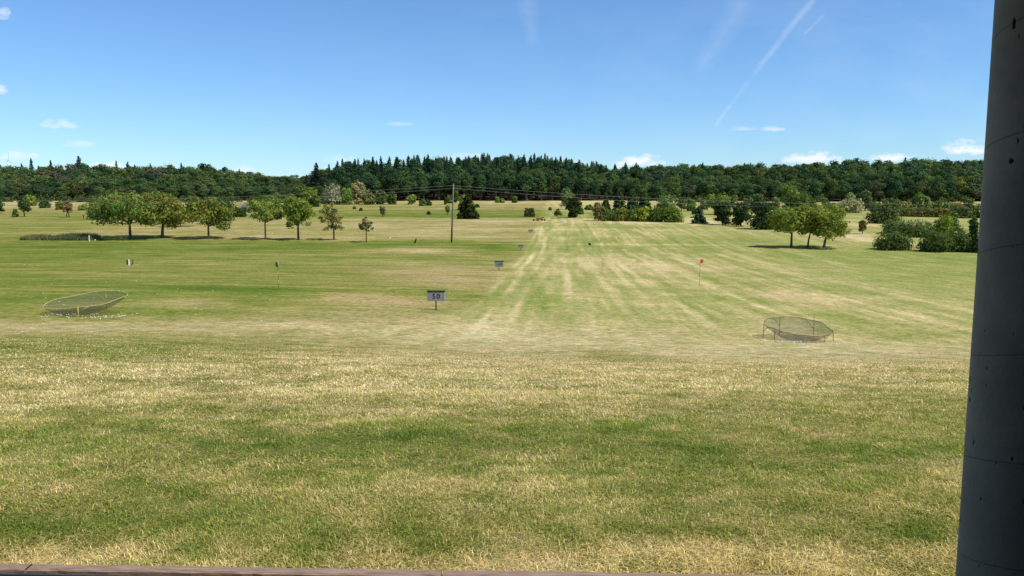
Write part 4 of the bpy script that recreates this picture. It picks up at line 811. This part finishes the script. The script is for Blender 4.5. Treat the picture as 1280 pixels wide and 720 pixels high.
# ------------------------------------------------------------------ distance signs
def text_mesh(body, size, mat, ext=.004):
    cu = bpy.data.curves.new('number', 'FONT'); cu.body = body; cu.size = size; cu.align_x = 'CENTER'; cu.align_y = 'CENTER'; cu.extrude = ext; cu.offset = size * .014
    cu.space_character = 1.35
    to = bpy.data.objects.new('tmp', cu); COL.objects.link(to); bpy.context.view_layer.update()
    me = bpy.data.meshes.new_from_object(to.evaluated_get(bpy.context.evaluated_depsgraph_get())); bpy.data.objects.remove(to); bpy.data.curves.remove(cu)
    me.materials.clear(); me.materials.append(mat); return me
def distance_sign(u, row, top, bot, wpx, num, lab, name='distance_sign'):
    x, y, z = place(u, row); m_ = y / FOC; H = (row - top) * m_; hb = (bot - top) * m_; w = wpx * m_
    e = empty(name, (x, y, z)); tag(e, lab, 'sign', 'distance signs of the driving range')
    m = MB(); box(m, (0, 0, H - hb / 2), (w, .05, hb), bev=.006); bo = link('board', m.mesh('board', [M_SIGN]), e)
    m = MB(); box(m, (0, -.004, H + .02 + hb * .04), (w * 1.03, .10, hb * .13), bev=.008); link('top_rail', m.mesh('top_rail', [M_DARK]), e)
    m = MB(); box(m, (-.02 * w, .06, (H - .1) / 2 - .1), (.075, .07, H + .1), bev=.008); link('post', m.mesh('post', [M_DARK]), e)
    m = MB(); box(m, (w / 2 - .015, -.029, H - hb / 2), (.022, .01, hb * .9)); link('edge_strip', m.mesh('edge_strip', [M_WHITE]), e)
    if num:
        o = link('number', text_mesh(num, hb * (.72 if len(num) < 3 else .6), M_DARK), bo, (0, -.031, H - hb * .50)); o.rotation_euler = (math.pi / 2, 0, 0)
    return e
distance_sign(545.4, 387.5, 364.4, 376.2, 22.3, '50', 'largest grey distance sign reading 50, nearest on the range')
distance_sign(624, 338.5, 327, 333.8, 11.3, '100', 'grey distance sign reading 100, second nearest on the range')
distance_sign(651, 313.2, 306.8, 310.0, 7.0, None, 'small dark distance sign at the left edge of the lane, third away')
distance_sign(663.5, 292.5, 287.5, 290.0, 6.0, None, 'smallest dark distance sign on the lane edge, farthest away')

# ------------------------------------------------------------------ flags and markers
def flagstick(u, row, top, lab, mat, stick, fh=.40, fw=.5, side=1, striped=True):
    x, y, z = place(u, row); H = (row - top) * y / FOC; e = empty('flagstick', (x, y, z)); tag(e, lab, 'flag')
    m = MB(); n = 6 if striped else 1
    for k in range(n): tube(m, [(0, 0, H * k / n - (.1 if k == 0 else 0)), (0, 0, H * (k + 1) / n)], .017, 7, m=k % 2 if striped else 0)
    link('stick', m.mesh('stick', stick, True), e)
    m = MB(); ns = 8; V = []; 
    for i in range(ns + 1):
        t = i / ns; wv = math.sin(t * 7) * .06; 
        for s in (0, 1): V.append((side * t * fw, wv, H - fh * s * (1 - .25 * t) - .12 * t * t * fw))
    Fq = [(2 * i, 2 * i + 1, 2 * i + 3, 2 * i + 2) for i in range(ns)]
    V2 = [(a, b + .006, c) for a, b, c in V]; m.add(V, Fq); m.add(V2, [q[::-1] for q in Fq])
    link('flag', m.mesh('flag', [mat], True), e); return e
M_DKGREEN = simple('dark_green_cloth', (.03, .05, .035), .8, .2, 8)
flagstick(874.3, 356.5, 323.8, 'red flag on a thin stick on the right of the range', M_RED, [M_DARK, M_GREY], fh=.44, fw=.42)
flagstick(348.4, 360.5, 327.5, 'thin yellow and dark flagstick with small dark and white flag on the left', M_DKGREEN, [M_DARK, M_YEL], fh=.45, fw=-.22)
flagstick(738.8, 320.5, 304, 'far flagstick with small dark flag in the middle of the lane', M_DARK, [M_YEL, M_WHITE], fh=.45, fw=-.5)
x, y, z = place(111.7, 301.5); e = empty('marker_post', (x, y, z)); tag(e, 'pale wooden post at the right end of the long grass strip', 'post')
m = MB(); box(m, (0, 0, .62), (.16, .16, 1.4), bev=.02); link('post_shaft', m.mesh('post_shaft', [M_WHITE]), e)
m = MB(); box(m, (0, 0, 1.34), (.2, .2, .05), bev=.01); link('post_cap', m.mesh('post_cap', [M_GREY]), e)
x, y, z = place(161.5, 332); e = empty('target_stand', (x, y, z), .2); tag(e, 'small white panel between dark boards standing on the left grass', 'target')
m = MB(); box(m, (0, 0, .40), (.17, .05, .80), bev=.01); link('white_panel', m.mesh('white_panel', [M_WHITE]), e)
m = MB(); box(m, (-.22, .02, .42), (.2, .05, .62), bev=.01); link('dark_board', m.mesh('dark_board', [M_DKGREEN]), e)
m = MB(); box(m, (.44, .02, .40), (.10, .05, .62), bev=.01); link('dark_board', m.mesh('dark_board', [M_DKGREEN]), e)
m = MB(); tube(m, [(.22, .02, 0), (.42, .02, .35)], .03, 6); link('brace', m.mesh('brace', [M_DARK]), e)
for (u, v, lab) in ((487.6, 298, 'small white marker stone in the dry grass left of the pole'), (119, 300.5, 'small white marker stone in the shade beside the pale post')):
    x, y, z = place(u, v); m = MB(); rg = np.random.default_rng(int(u))
    th = np.linspace(0, 2 * math.pi, 9)[:-1]; V = [(.16 * math.cos(a) * rg.uniform(.8, 1.1), .16 * math.sin(a), 0) for a in th] + [(.11 * math.cos(a), .11 * math.sin(a) * rg.uniform(.8, 1.1), .2) for a in th] + [(0, 0, .26)]
    m.add(V, [(i, (i + 1) % 8, 8 + (i + 1) % 8, 8 + i) for i in range(8)]); m.F[3].append(np.array([(8 + i, 8 + (i + 1) % 8, 16) for i in range(8)])); m.M[3].append(np.zeros(8, int))
    tag(link('marker_stone', m.mesh('marker_stone', [M_WHITE], True), None, (x, y, z)), lab, 'marker')

# ------------------------------------------------------------------ target nets
def netmat():
    m, nt, b = newmat('knotted_net'); L = nt.links; out = nt.nodes['Material Output']
    tcn = N(nt, 'ShaderNodeTexCoord'); sp = N(nt, 'ShaderNodeSeparateXYZ'); L.new(tcn.outputs['Object'], sp.inputs[0])
    hit = None
    for i, k in ((0, 1), (1, 1)):
        a = N(nt, 'ShaderNodeMath', operation='MULTIPLY'); L.new(sp.outputs[i], a.inputs[0]); a.inputs[1].default_value = 28
        f = N(nt, 'ShaderNodeMath', operation='FRACT'); L.new(a.outputs[0], f.inputs[0])
        c = N(nt, 'ShaderNodeMath', operation='LESS_THAN'); L.new(f.outputs[0], c.inputs[0]); c.inputs[1].default_value = .21
        if hit is None: hit = c
        else:
            q = N(nt, 'ShaderNodeMath', operation='MAXIMUM'); L.new(hit.outputs[0], q.inputs[0]); L.new(c.outputs[0], q.inputs[1]); hit = q
    tr = N(nt, 'ShaderNodeBsdfTransparent'); ms = N(nt, 'ShaderNodeMixShader'); L.new(hit.outputs[0], ms.inputs[0]); L.new(tr.outputs[0], ms.inputs[1]); L.new(b.outputs[0], ms.inputs[2])
    L.new(ms.outputs[0], out.inputs['Surface']); b.inputs['Base Color'].default_value = (.07, .068, .045, 1); b.inputs['Roughness'].default_value = .9
    return m
M_NET = netmat()
def target_net(u, row, Rm, tilt, rimz, depth, legs, lab, rim_mat, leg_mat, seed, legr=.024, rough=1, roll=0):
    x, y, z = place(u, row); e = empty('target_net', (x, y, z)); tag(e, lab, 'net', 'round target nets on the range')
    rng = np.random.default_rng(seed); n = 48
    th = np.arange(n) * 2 * math.pi / n
    wobr = 1 + .03 * np.sin(th * 3 + seed) + .03 * np.sin(th * 5 + 2 * seed); wz = (.018 * np.sin(th * 6 + seed) + .008 * rng.normal(size=n)) * rough
    RX_, RY_ = Rm * np.cos(th) * wobr, Rm * np.sin(th) * wobr * .92; RZ_ = rimz + math.tan(tilt) * RY_ + math.tan(roll) * RX_ + wz
    m = MB(); pts = [(RX_[i % n], RY_[i % n], RZ_[i % n]) for i in range(n + 1)]; tube(m, pts, .015, 6, caps=False); link('rim', m.mesh('rim', [rim_mat], True), e)
    nr_ = 14; V = []; 
    for j in range(nr_ + 1):
        q = 1 - j / nr_
        for i in range(n):
            cx, cy = -.1, -Rm * .45
            X = RX_[i] * q + cx * (1 - q); Y_ = RY_[i] * q + cy * (1 - q)
            flo = max(.05, 0.0)
            Z = RZ_[i] * q ** .5 + (1 - q ** .5) * (rimz - depth)
            Z = RZ_[i] - (RZ_[i] - (rimz - depth)) * (1 - q ** 2.2) ** .9 + .03 * math.sin(i * 1.9 + j * 2.3) * (1 - q) * 2 * q
            Z = max(Z, float(gz(x + X, y + Y_)) - z + .02)
            V.append((X, Y_, Z))
    Fq = [(j * n + i, j * n + (i + 1) % n, (j + 1) * n + (i + 1) % n, (j + 1) * n + i) for j in range(nr_) for i in range(n)]
    m = MB(); m.add(V, Fq); link('netting', m.mesh('netting', [M_NET], True), e)
    m = MB(); 
    sk = [(RX_[i], RY_[i], RZ_[i]) for i in range(n)]; 
    for (aa, hgt) in legs:
        i = int(aa / 360 * n) % n; X, Y_, Z = RX_[i], RY_[i], RZ_[i]; gl = float(gz(x + X * 1.03, y + Y_ * 1.03)) - z
        m = MB(); tube(m, [(X * 1.03, Y_ * 1.03, gl - .1), (X * 1.01, Y_ * 1.01, Z + hgt)], legr, 6)
        j = (i + 2) % n; tube(m, [(X * 1.02, Y_ * 1.02, gl + (Z - gl) * .5), (RX_[j], RY_[j], RZ_[j])], .012, 5)
        link('leg', m.mesh('leg', [leg_mat], True), e)
    return x, y
NL = target_net(109, 392, 2.15, R(7.0),   .80, .78, [(188, .03), (290, .03), (95, 0)], 'round target net with pale rim and yellow legs on the left of the range', M_YEL, M_LEG, 3, roll=R(4))
NR = target_net(997, 424, 1.75, R(9.0), .72, .72, [(185, .06), (215, 0), (300, 0), (335, 0), (50, .25), (110, 0)], 'round target net with rusty dark rim on the right of the range', M_RUST, M_RUST, 5, legr=.015, rough=1.8, roll=R(-3))

# ------------------------------------------------------------------ golf balls
bmh = MB()
import bmesh
bm = bmesh.new(); bmesh.ops.create_icosphere(bm, subdivisions=2, radius=.026); ballme = bpy.data.meshes.new('golf_ball'); bm.to_mesh(ballme); bm.free(); ballme.materials.append(M_BALL)
for p in ballme.polygons: p.use_smooth = True
rb = np.random.default_rng(12); first = True
def ball(x, y, lab, grp):
    o = link('golf_ball', ballme, None, (x, y, float(gz(x, y)) + .02)); tag(o, lab, 'golf ball', grp)
for k in range(58):
    t = rb.uniform(-.95, 1.35) * 1.9; ball(NL[0] + t + .3, NL[1] - 1.2 + rb.normal(0, .7), 'white golf ball lying on the grass under the left target net', 'golf balls under the left net')
for k in range(72):
    t = rb.normal(-.7, .75) if k < 50 else rb.uniform(-2.4, 2.9); ball(NR[0] + t, NR[1] - 1.3 + rb.normal(0, .28 if k < 50 else .8), 'white golf ball lying on the grass under the right target net', 'golf balls under the right net')
k = 0
while k < 150:
    u = rb.uniform(20, 1200); v = rb.uniform(320, 432)
    if u < 430 and v > 402: continue
    if u < 900 and rb.uniform() < .35: continue
    x, y, z = place(u, v)
    if y < 34: continue
    ball(x, y, 'white golf ball scattered on the mown range away from the nets', 'golf balls scattered over the range'); k += 1

# ------------------------------------------------------------------ small hut, golfer and trolley, implement, wind turbine
x, y, z = place(308, 266.5); q = y / FOC
e = empty('hut', (x, y, z), R(-25)); tag(e, 'small grey roofed hut with dark opening among the bushes', 'hut')
w, dp, h = 9.5 * q, 8 * q, 8.0 * q
m = MB(); box(m, (-w * .5 + .1, 0, h / 2), (.2, dp, h)); box(m, (0, dp / 2, h / 2), (w, .2, h)); box(m, (w * .5 - .1, dp * .3, h / 2), (.2, dp * .4, h)); link('wall', m.mesh('wall', [M_TIMBER]), e)
m = MB(); m.add([(-w * .62, -dp * .62, h), (w * .62, -dp * .62, h), (w * .62, dp * .62, h), (-w * .62, dp * .62, h), (-w * .2, 0, h * 1.62), (w * .2, 0, h * 1.62)], [(0, 1, 5, 4), (2, 3, 4, 5), (3, 2, 1, 0)]); m.F[3].append(np.array([(1, 2, 5), (3, 0, 4)])); m.M[3].append(np.zeros(2, int))
link('roof', m.mesh('roof', [M_ROOFG]), e)
for sgn in (-1, 1):
    m = MB(); box(m, (sgn * w * .45, -dp * .5, h / 2), (.22, .22, h)); link('post', m.mesh('post', [M_WHITE]), e)
m = MB(); box(m, (0, 0, .05), (w, dp, .3)); link('floor_slab', m.mesh('floor_slab', [M_GREY]), e)
for (u, v, s_, lab) in ((345.3, 267, 1.0, 'small white notice board among the trees right of the hut'), (338.3, 249.8, .9, 'tiny white notice board at the foot of the left wood')):
    x, y, z = place(u, v); q = y / FOC; e = empty('notice_board', (x, y, z)); tag(e, lab, 'notice board')
    m = MB(); box(m, (0, 0, 2.2 * q), (3.0 * q * s_, .06, 2.0 * q * s_), bev=.01); link('board', m.mesh('board', [M_WHITE]), e)
    m = MB(); box(m, (0, .07, 1.2 * q), (.10, .08, 2.6 * q), bev=.01); link('post', m.mesh('post', [M_TIMBER]), e)

# golfer: one continuous skinned body
x, y, z = place(104.5, 273.7)
sk = [((0, 0, .95), .16), ((0, 0, 1.15), .15), ((0, .02, 1.42), .17), ((0, .02, 1.53), .065), ((0, 0, 1.64), .10), ((0, 0, 1.74), .08),
      ((-.09, 0, .90), .10), ((-.11, -.04, .5), .07), ((-.12, 0, .08), .045), ((-.12, -.14, .04), .04), ((.09, 0, .90), .10), ((.12, .04, .5), .07), ((.13, .08, .08), .045), ((.13, -.06, .04), .04),
      ((-.20, .02, 1.42), .06), ((-.30, -.02, 1.18), .045), ((-.24, -.18, 1.0), .035), ((.20, .02, 1.42), .06), ((.31, .02, 1.18), .045), ((.28, -.10, .95), .035)]
ed = [(0, 1), (1, 2), (2, 3), (3, 4), (4, 5), (0, 6), (6, 7), (7, 8), (8, 9), (0, 10), (10, 11), (11, 12), (12, 13), (2, 14), (14, 15), (15, 16), (2, 17), (17, 18), (18, 19)]
me = bpy.data.meshes.new('person'); me.from_pydata([a for a, b in sk], ed, [])
po = link('person', me, None, (x, y, z), 1.2)
md = po.modifiers.new('skin', 'SKIN'); po.modifiers.new('sub', 'SUBSURF').levels = 1
for i, (a, b) in enumerate(sk):
    me.skin_vertices[0].data[i].radius = (b, b)
me.skin_vertices[0].data[0].use_root = True
pm, nt, b = newmat('clothes'); tcn = N(nt, 'ShaderNodeTexCoord'); sp = N(nt, 'ShaderNodeSeparateXYZ'); nt.links.new(tcn.outputs['Object'], sp.inputs[0])
cr = N(nt, 'ShaderNodeValToRGB'); cr.color_ramp.interpolation = 'CONSTANT'; mrr = N(nt, 'ShaderNodeMath', operation='DIVIDE'); mrr.inputs[1].default_value = 1.8
nt.links.new(sp.outputs[2], mrr.inputs[0]); nt.links.new(mrr.outputs[0], cr.inputs[0]); nt.links.new(cr.outputs[0], b.inputs['Base Color'])
el = cr.color_ramp.elements; el[0].color = (.03, .03, .035, 1); el[1].position = .54; el[1].color = (.05, .045, .06, 1)
for p_, c_ in ((.845, (.45, .28, .2, 1)), (.955, (.05, .035, .02, 1))): n_ = el.new(p_); n_.color = c_
me.materials.append(pm); tag(po, 'person in dark clothes standing beside a golf trolley on the far left', 'person')
x, y, z = place(108.8, 273.7); e = empty('golf_trolley', (x, y, z)); tag(e, 'dark golf bag on a two wheeled trolley beside the person', 'golf trolley')
m = MB(); tube(m, [(0, 0, .15), (.12, 0, .55), (.22, 0, .95)], [.13, .15, .15], 10); link('bag', m.mesh('bag', [M_DARK], True), e)
for s in (-1, 1):
    m = MB(); tube(m, [(-.05, s * .3 - .02, .15), (-.05, s * .3 + .02, .15)], .15, 12); link('wheel', m.mesh('wheel', [M_TYRE]), e)
m = MB(); tube(m, [(-.05, -.3, .15), (-.05, .3, .15)], .015, 6); tube(m, [(0, 0, .15), (-.35, 0, 1.0)], .02, 6); link('frame', m.mesh('frame', [M_GREY]), e)

x, y, z = place(672, 276.2); q = y / FOC; e = empty('towed_implement', (x, y, z), R(8)); tag(e, 'low reddish brown towed mower parked at the far end of the lane', 'mower')
m = MB(); tube(m, [(-6.5 * q, 0, .45), (6.5 * q, 0, .45)], .09, 6); tube(m, [(-1, -.5, .5), (2, -.5, .5)], .08, 6); tube(m, [(0, 0, .5), (1.6, 0, 1.15), (3, 0, .5)], .07, 6); link('frame', m.mesh('frame', [M_REDM]), e)
m = MB(); box(m, (.5, 0, .85), (1.9, .7, .45), bev=.06); link('deck_cover', m.mesh('deck_cover', [M_REDM]), e)
m = MB(); box(m, (1.9, 0, 1.15), (.5, .5, .45), bev=.08); link('gearbox', m.mesh('gearbox', [M_REDM]), e)
for (wx, r_) in ((-1.4, .32), (0, .4), (1.4, .4), (2.3, .32)):
    m = MB(); tube(m, [(wx, -.55, r_), (wx, -.38, r_)], r_, 14); link('wheel', m.mesh('wheel', [M_TYRE]), e)
m = MB(); tube(m, [(6.5 * q, 0, .45), (8.5 * q, .1, .25)], .05, 6); link('drawbar', m.mesh('drawbar', [M_DARK]), e)

Yt = 4500.; xt = (17.2 - 640) / FOC * Yt; zt = float(gz(xt, Yt)); hubz = EYE + (250 - 201.0) / FOC * Yt
e = empty('wind_turbine', (xt, Yt, zt), R(74)); tag(e, 'white wind turbine on the horizon above the far left wood', 'wind turbine')
m = MB(); tube(m, [(0, 0, -5), (0, 0, (hubz - zt) * .5), (0, 0, hubz - zt)], [5.5, 4, 2.6], 16); link('tower', m.mesh('tower', [M_WHITE], True), e)
m = MB(); tube(m, [(0, -5, 0), (0, 2, .3), (0, 9, 0)], [2.2, 3.2, 2.2], 10); link('nacelle', m.mesh('nacelle', [M_WHITE], True), e, (0, 0, hubz - zt))
m = MB(); tube(m, [(0, -8.5, 0), (0, -7, 0), (0, -5, 0)], [.3, 2, 2.4], 10); link('hub', m.mesh('hub', [M_WHITE], True), e, (0, 0, hubz - zt))
for k in range(3):
    a = R(2 + 120 * k); Lb = 46.0; V = []
    for (t, c_, th_) in ((0, 2.2, 1.8), (.12, 4.6, 1.2), (.3, 4.0, .8), (.6, 2.8, .5), (.9, 1.7, .3), (1, .5, .1)):
        r_ = t * Lb + 1.5; V += [(-c_ / 2, -6.5, r_), (0, -6.5 - th_ / 2, r_), (c_ / 2, -6.5, r_), (0, -6.5 + th_ / 2, r_)]
    V = np.array(V); V = np.stack([V[:, 0] * math.cos(a) + V[:, 2] * math.sin(a), V[:, 1], -V[:, 0] * math.sin(a) + V[:, 2] * math.cos(a)], 1)
    m = MB(); m.add(V, [(i * 4 + j, i * 4 + (j + 1) % 4, i * 4 + 4 + (j + 1) % 4, i * 4 + 4 + j) for i in range(5) for j in range(4)]); link('blade', m.mesh('blade', [M_WHITE], True), e, (0, 0, hubz - zt))

# ------------------------------------------------------------------ the tee shelter: edging, floor, column, roof
def edgemat():
    m, nt, b = newmat('red_brown_edging'); L = nt.links
    tcn = N(nt, 'ShaderNodeTexCoord'); mp = N(nt, 'ShaderNodeMapping'); mp.inputs['Scale'].default_value = (1.2, 14, 14); L.new(tcn.outputs['Object'], mp.inputs[0])
    n = N(nt, 'ShaderNodeTexNoise'); n.inputs['Scale'].default_value = 6; n.inputs['Detail'].default_value = 8; n.inputs['Roughness'].default_value = .7; L.new(mp.outputs[0], n.inputs['Vector'])
    cr = N(nt, 'ShaderNodeValToRGB'); e_ = cr.color_ramp.elements; e_[0].position = .3; e_[0].color = (.14, .09, .065, 1); e_[1].position = .72; e_[1].color = (.42, .29, .21, 1)
    L.new(n.outputs[0], cr.inputs[0]); L.new(cr.outputs[0], b.inputs['Base Color']); b.inputs['Roughness'].default_value = .85
    bp = N(nt, 'ShaderNodeBump'); bp.inputs['Strength'].default_value = .6; bp.inputs['Distance'].default_value = .006; L.new(n.outputs[0], bp.inputs['Height']); L.new(bp.outputs[0], b.inputs['Normal'])
    return m
M_EDGE = edgemat()
M_MAT = simple('grey_rubber_floor', (.11, .115, .12), .85, .25, 30, bump=.3)
M_DARKWOOD = simple('dark_stained_wood', (.035, .028, .022), .8, .3, 3)
ck, sk_ = math.cos(KA), math.sin(KA)
def kpt(s, t, z=0): return (s * ck - t * sk_, KY + s * sk_ + t * ck, z)
for i, (s0_, ln_) in enumerate([(-6.2, 1.95), (-4.24, 1.95), (-2.28, 1.95), (-.32, 1.95), (1.64, 1.95), (3.6, 1.95)]):
    m = MB(); rg = random.Random(i); n = 40; V = []
    for j in range(n + 1):
        s = ln_ * j / n + (.004 if j == 0 else 0); w0 = .058 + rg.uniform(-.004, .004)
        V += [(s, 0, -.10), (s, w0, -.10), (s, w0, .022), (s, w0 - .006, .028 + rg.uniform(-.0015, .0015)), (s, .008, .029 + rg.uniform(-.003, .002)), (s, rg.uniform(-.004, .003), .021)]
    Fq = [(j * 6 + k, (j + 1) * 6 + k, (j + 1) * 6 + (k + 1) % 6, j * 6 + (k + 1) % 6) for j in range(n) for k in range(6)]
    m.add(V, Fq); m.add([V[k] for k in (0, 1, 2, 5)], [(0, 1, 2, 3)]); m.add([V[n * 6 + k] for k in (0, 1, 2, 5)], [(3, 2, 1, 0)])
    p = kpt(s0_, 0, rg.uniform(-.001, .002)); o = link('edging_board', m.mesh('edging_board', [M_EDGE]), None, p, KA + rg.uniform(-.0006, .0006))
    vis = {1: 'at the left border of the picture', 2: 'left of the middle below the grass', 3: 'below the middle of the grass'}
    tag(o, 'red brown edging board between grass and shelter floor, ' + ['beyond the left border', 'cut by the left border', 'left of the middle', 'right of the middle', 'at the foot of the concrete column', 'beyond the concrete column'][i], 'edging', 'edging boards along the shelter floor')
def quadbox(name, s0_, s1_, t0, t1, z0, z1, mat, label=None, cat=None, kind=None, parent=None):
    m = MB(); V = [kpt(s, t, z) for z in (z0, z1) for (s, t) in ((s0_, t0), (s1_, t0), (s1_, t1), (s0_, t1))]
    m.add(V, [(3, 2, 1, 0), (4, 5, 6, 7), (0, 1, 5, 4), (1, 2, 6, 5), (2, 3, 7, 6), (3, 0, 4, 7)])
    o = link(name, m.mesh(name, [mat]), parent); tag(o, label, cat, None, kind); return o
quadbox('shelter_floor', -6.5, 5.8, -8.2, -.012, -.16, .014, M_MAT, None, None, 'structure')
sh_ = empty('tee_shelter', kpt(0, -4)); tag(sh_, 'open fronted wooden tee shelter around the viewpoint', 'shelter')
sh_.location = (0, 0, 0)
quadbox('roof', -6.6, 6.0, -8.4, -.865, 2.72, 2.90, M_DARKWOOD, parent=sh_)
quadbox('back_wall', -6.5, 5.8, -8.2, -8.05, -.01, 2.715, M_DARKWOOD, parent=sh_)
quadbox('side_wall', 5.65, 5.8, -8.04, -1.0, -.01, 2.715, M_DARKWOOD, parent=sh_)
quadbox('side_wall', -6.5, -6.35, -8.04, -1.0, -.01, 2.715, M_DARKWOOD, parent=sh_)
# concrete column with a spiral seam from its cardboard mould and small blow holes
def concmat():
    m, nt, b = newmat('cast_concrete'); L = nt.links
    tcn = N(nt, 'ShaderNodeTexCoord'); sp = N(nt, 'ShaderNodeSeparateXYZ'); L.new(tcn.outputs['Object'], sp.inputs[0])
    def M(op, a, b_=None, clamp=False):
        n = N(nt, 'ShaderNodeMath', operation=op, use_clamp=clamp)
        for i, v in enumerate((a, b_)):
            if v is None: continue
            if isinstance(v, (int, float)): n.inputs[i].default_value = v
            else: L.new(v, n.inputs[i])
        return n.outputs[0]
    ang = M('DIVIDE', M('ARCTAN2', sp.outputs[1], sp.outputs[0]), 2 * math.pi)
    nb = N(nt, 'ShaderNodeTexNoise'); nb.inputs['Scale'].default_value = 5; L.new(tcn.outputs['Object'], nb.inputs['Vector'])
    hz = M('ADD', M('SUBTRACT', M('DIVIDE', sp.outputs[2], .272), ang), M('MULTIPLY', nb.outputs[0], .05))
    fr = M('FRACT', hz); seam = M('LESS_THAN', M('ABSOLUTE', M('SUBTRACT', fr, .5)), .006)
    n1 = N(nt, 'ShaderNodeTexNoise'); n1.inputs['Scale'].default_value = 4; n1.inputs['Detail'].default_value = 8; n1.inputs['Roughness'].default_value = .65; L.new(tcn.outputs['Object'], n1.inputs['Vector'])
    cr = N(nt, 'ShaderNodeValToRGB'); e_ = cr.color_ramp.elements; e_[0].position = .3; e_[0].color = (.24, .20, .155, 1); e_[1].position = .7; e_[1].color = (.39, .325, .25, 1); L.new(n1.outputs[0], cr.inputs[0])
    mx = N(nt, 'ShaderNodeMix', data_type='RGBA'); L.new(M('MULTIPLY', seam, .55), mx.inputs[0]); L.new(cr.outputs[0], mx.inputs[6]); mx.inputs[7].default_value = (.06, .06, .06, 1)
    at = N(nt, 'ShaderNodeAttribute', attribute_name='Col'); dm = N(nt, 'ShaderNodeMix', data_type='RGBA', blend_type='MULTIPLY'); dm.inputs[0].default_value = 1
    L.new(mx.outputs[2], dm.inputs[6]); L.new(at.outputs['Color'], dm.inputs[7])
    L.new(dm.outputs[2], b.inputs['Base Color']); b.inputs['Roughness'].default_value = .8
    n2 = N(nt, 'ShaderNodeTexNoise'); n2.inputs['Scale'].default_value = 60; n2.inputs['Detail'].default_value = 4; L.new(tcn.outputs['Object'], n2.inputs['Vector'])
    bp = N(nt, 'ShaderNodeBump'); bp.inputs['Strength'].default_value = .35; bp.inputs['Distance'].default_value = .003
    L.new(M('SUBTRACT', n2.outputs[0], seam), bp.inputs['Height']); L.new(bp.outputs[0], b.inputs['Normal'])
    return m
M_CONC = concmat()
CR = .20; cxx, cyy = 1.408, 1.95
n_z = 820; th = np.concatenate([np.linspace(R(150), R(290), 281)[:-1], np.linspace(R(290), R(510), 91)[:-1]]); n_a = len(th); zz = np.linspace(-.05, 2.72, n_z)
TH_, ZZ_ = np.meshgrid(th, zz, indexing='ij'); Rr = np.full(TH_.shape, CR); hole_shade = np.ones(TH_.shape)
rc = np.random.default_rng(2)
for k in range(380):                                      # blow holes are real dents
    a = rc.uniform(0, 2 * math.pi); z0_ = rc.uniform(0, 2.7); r_ = .0018 + .0060 * rc.uniform() ** 5 ; e1 = rc.uniform(.6, 1.1); e2 = rc.uniform(.9, 1.8)
    da = (TH_ - a + math.pi) % (2 * math.pi) - math.pi
    q = ((da * CR) / (r_ * e1)) ** 2 + ((ZZ_ - z0_) / (r_ * e2)) ** 2
    q = q * (.6 + .8 * vnoise(TH_ * 60, ZZ_ * 300, k)) if r_ > .005 else q
    hole_shade = np.where(q < 1, np.minimum(hole_shade, .5), hole_shade)  # shade inside the holes is painted into the vertex colour
    Rr = np.minimum(Rr, CR - np.where(q < 1, .9 * r_ * np.sqrt(np.clip(1 - q, 0, 1)) + .003, 0))
Vc = np.stack([Rr * np.cos(TH_), Rr * np.sin(TH_), ZZ_], -1).reshape(-1, 3)
ii = np.arange(n_a * n_z).reshape(n_a, n_z); nx = np.roll(ii, -1, 0)
Fc = np.stack([ii[:, :-1], nx[:, :-1], nx[:, 1:], ii[:, 1:]], -1).reshape(-1, 4)
m = MB(); m.add(Vc, Fc, 0, np.repeat(hole_shade.reshape(-1, 1), 3, 1))
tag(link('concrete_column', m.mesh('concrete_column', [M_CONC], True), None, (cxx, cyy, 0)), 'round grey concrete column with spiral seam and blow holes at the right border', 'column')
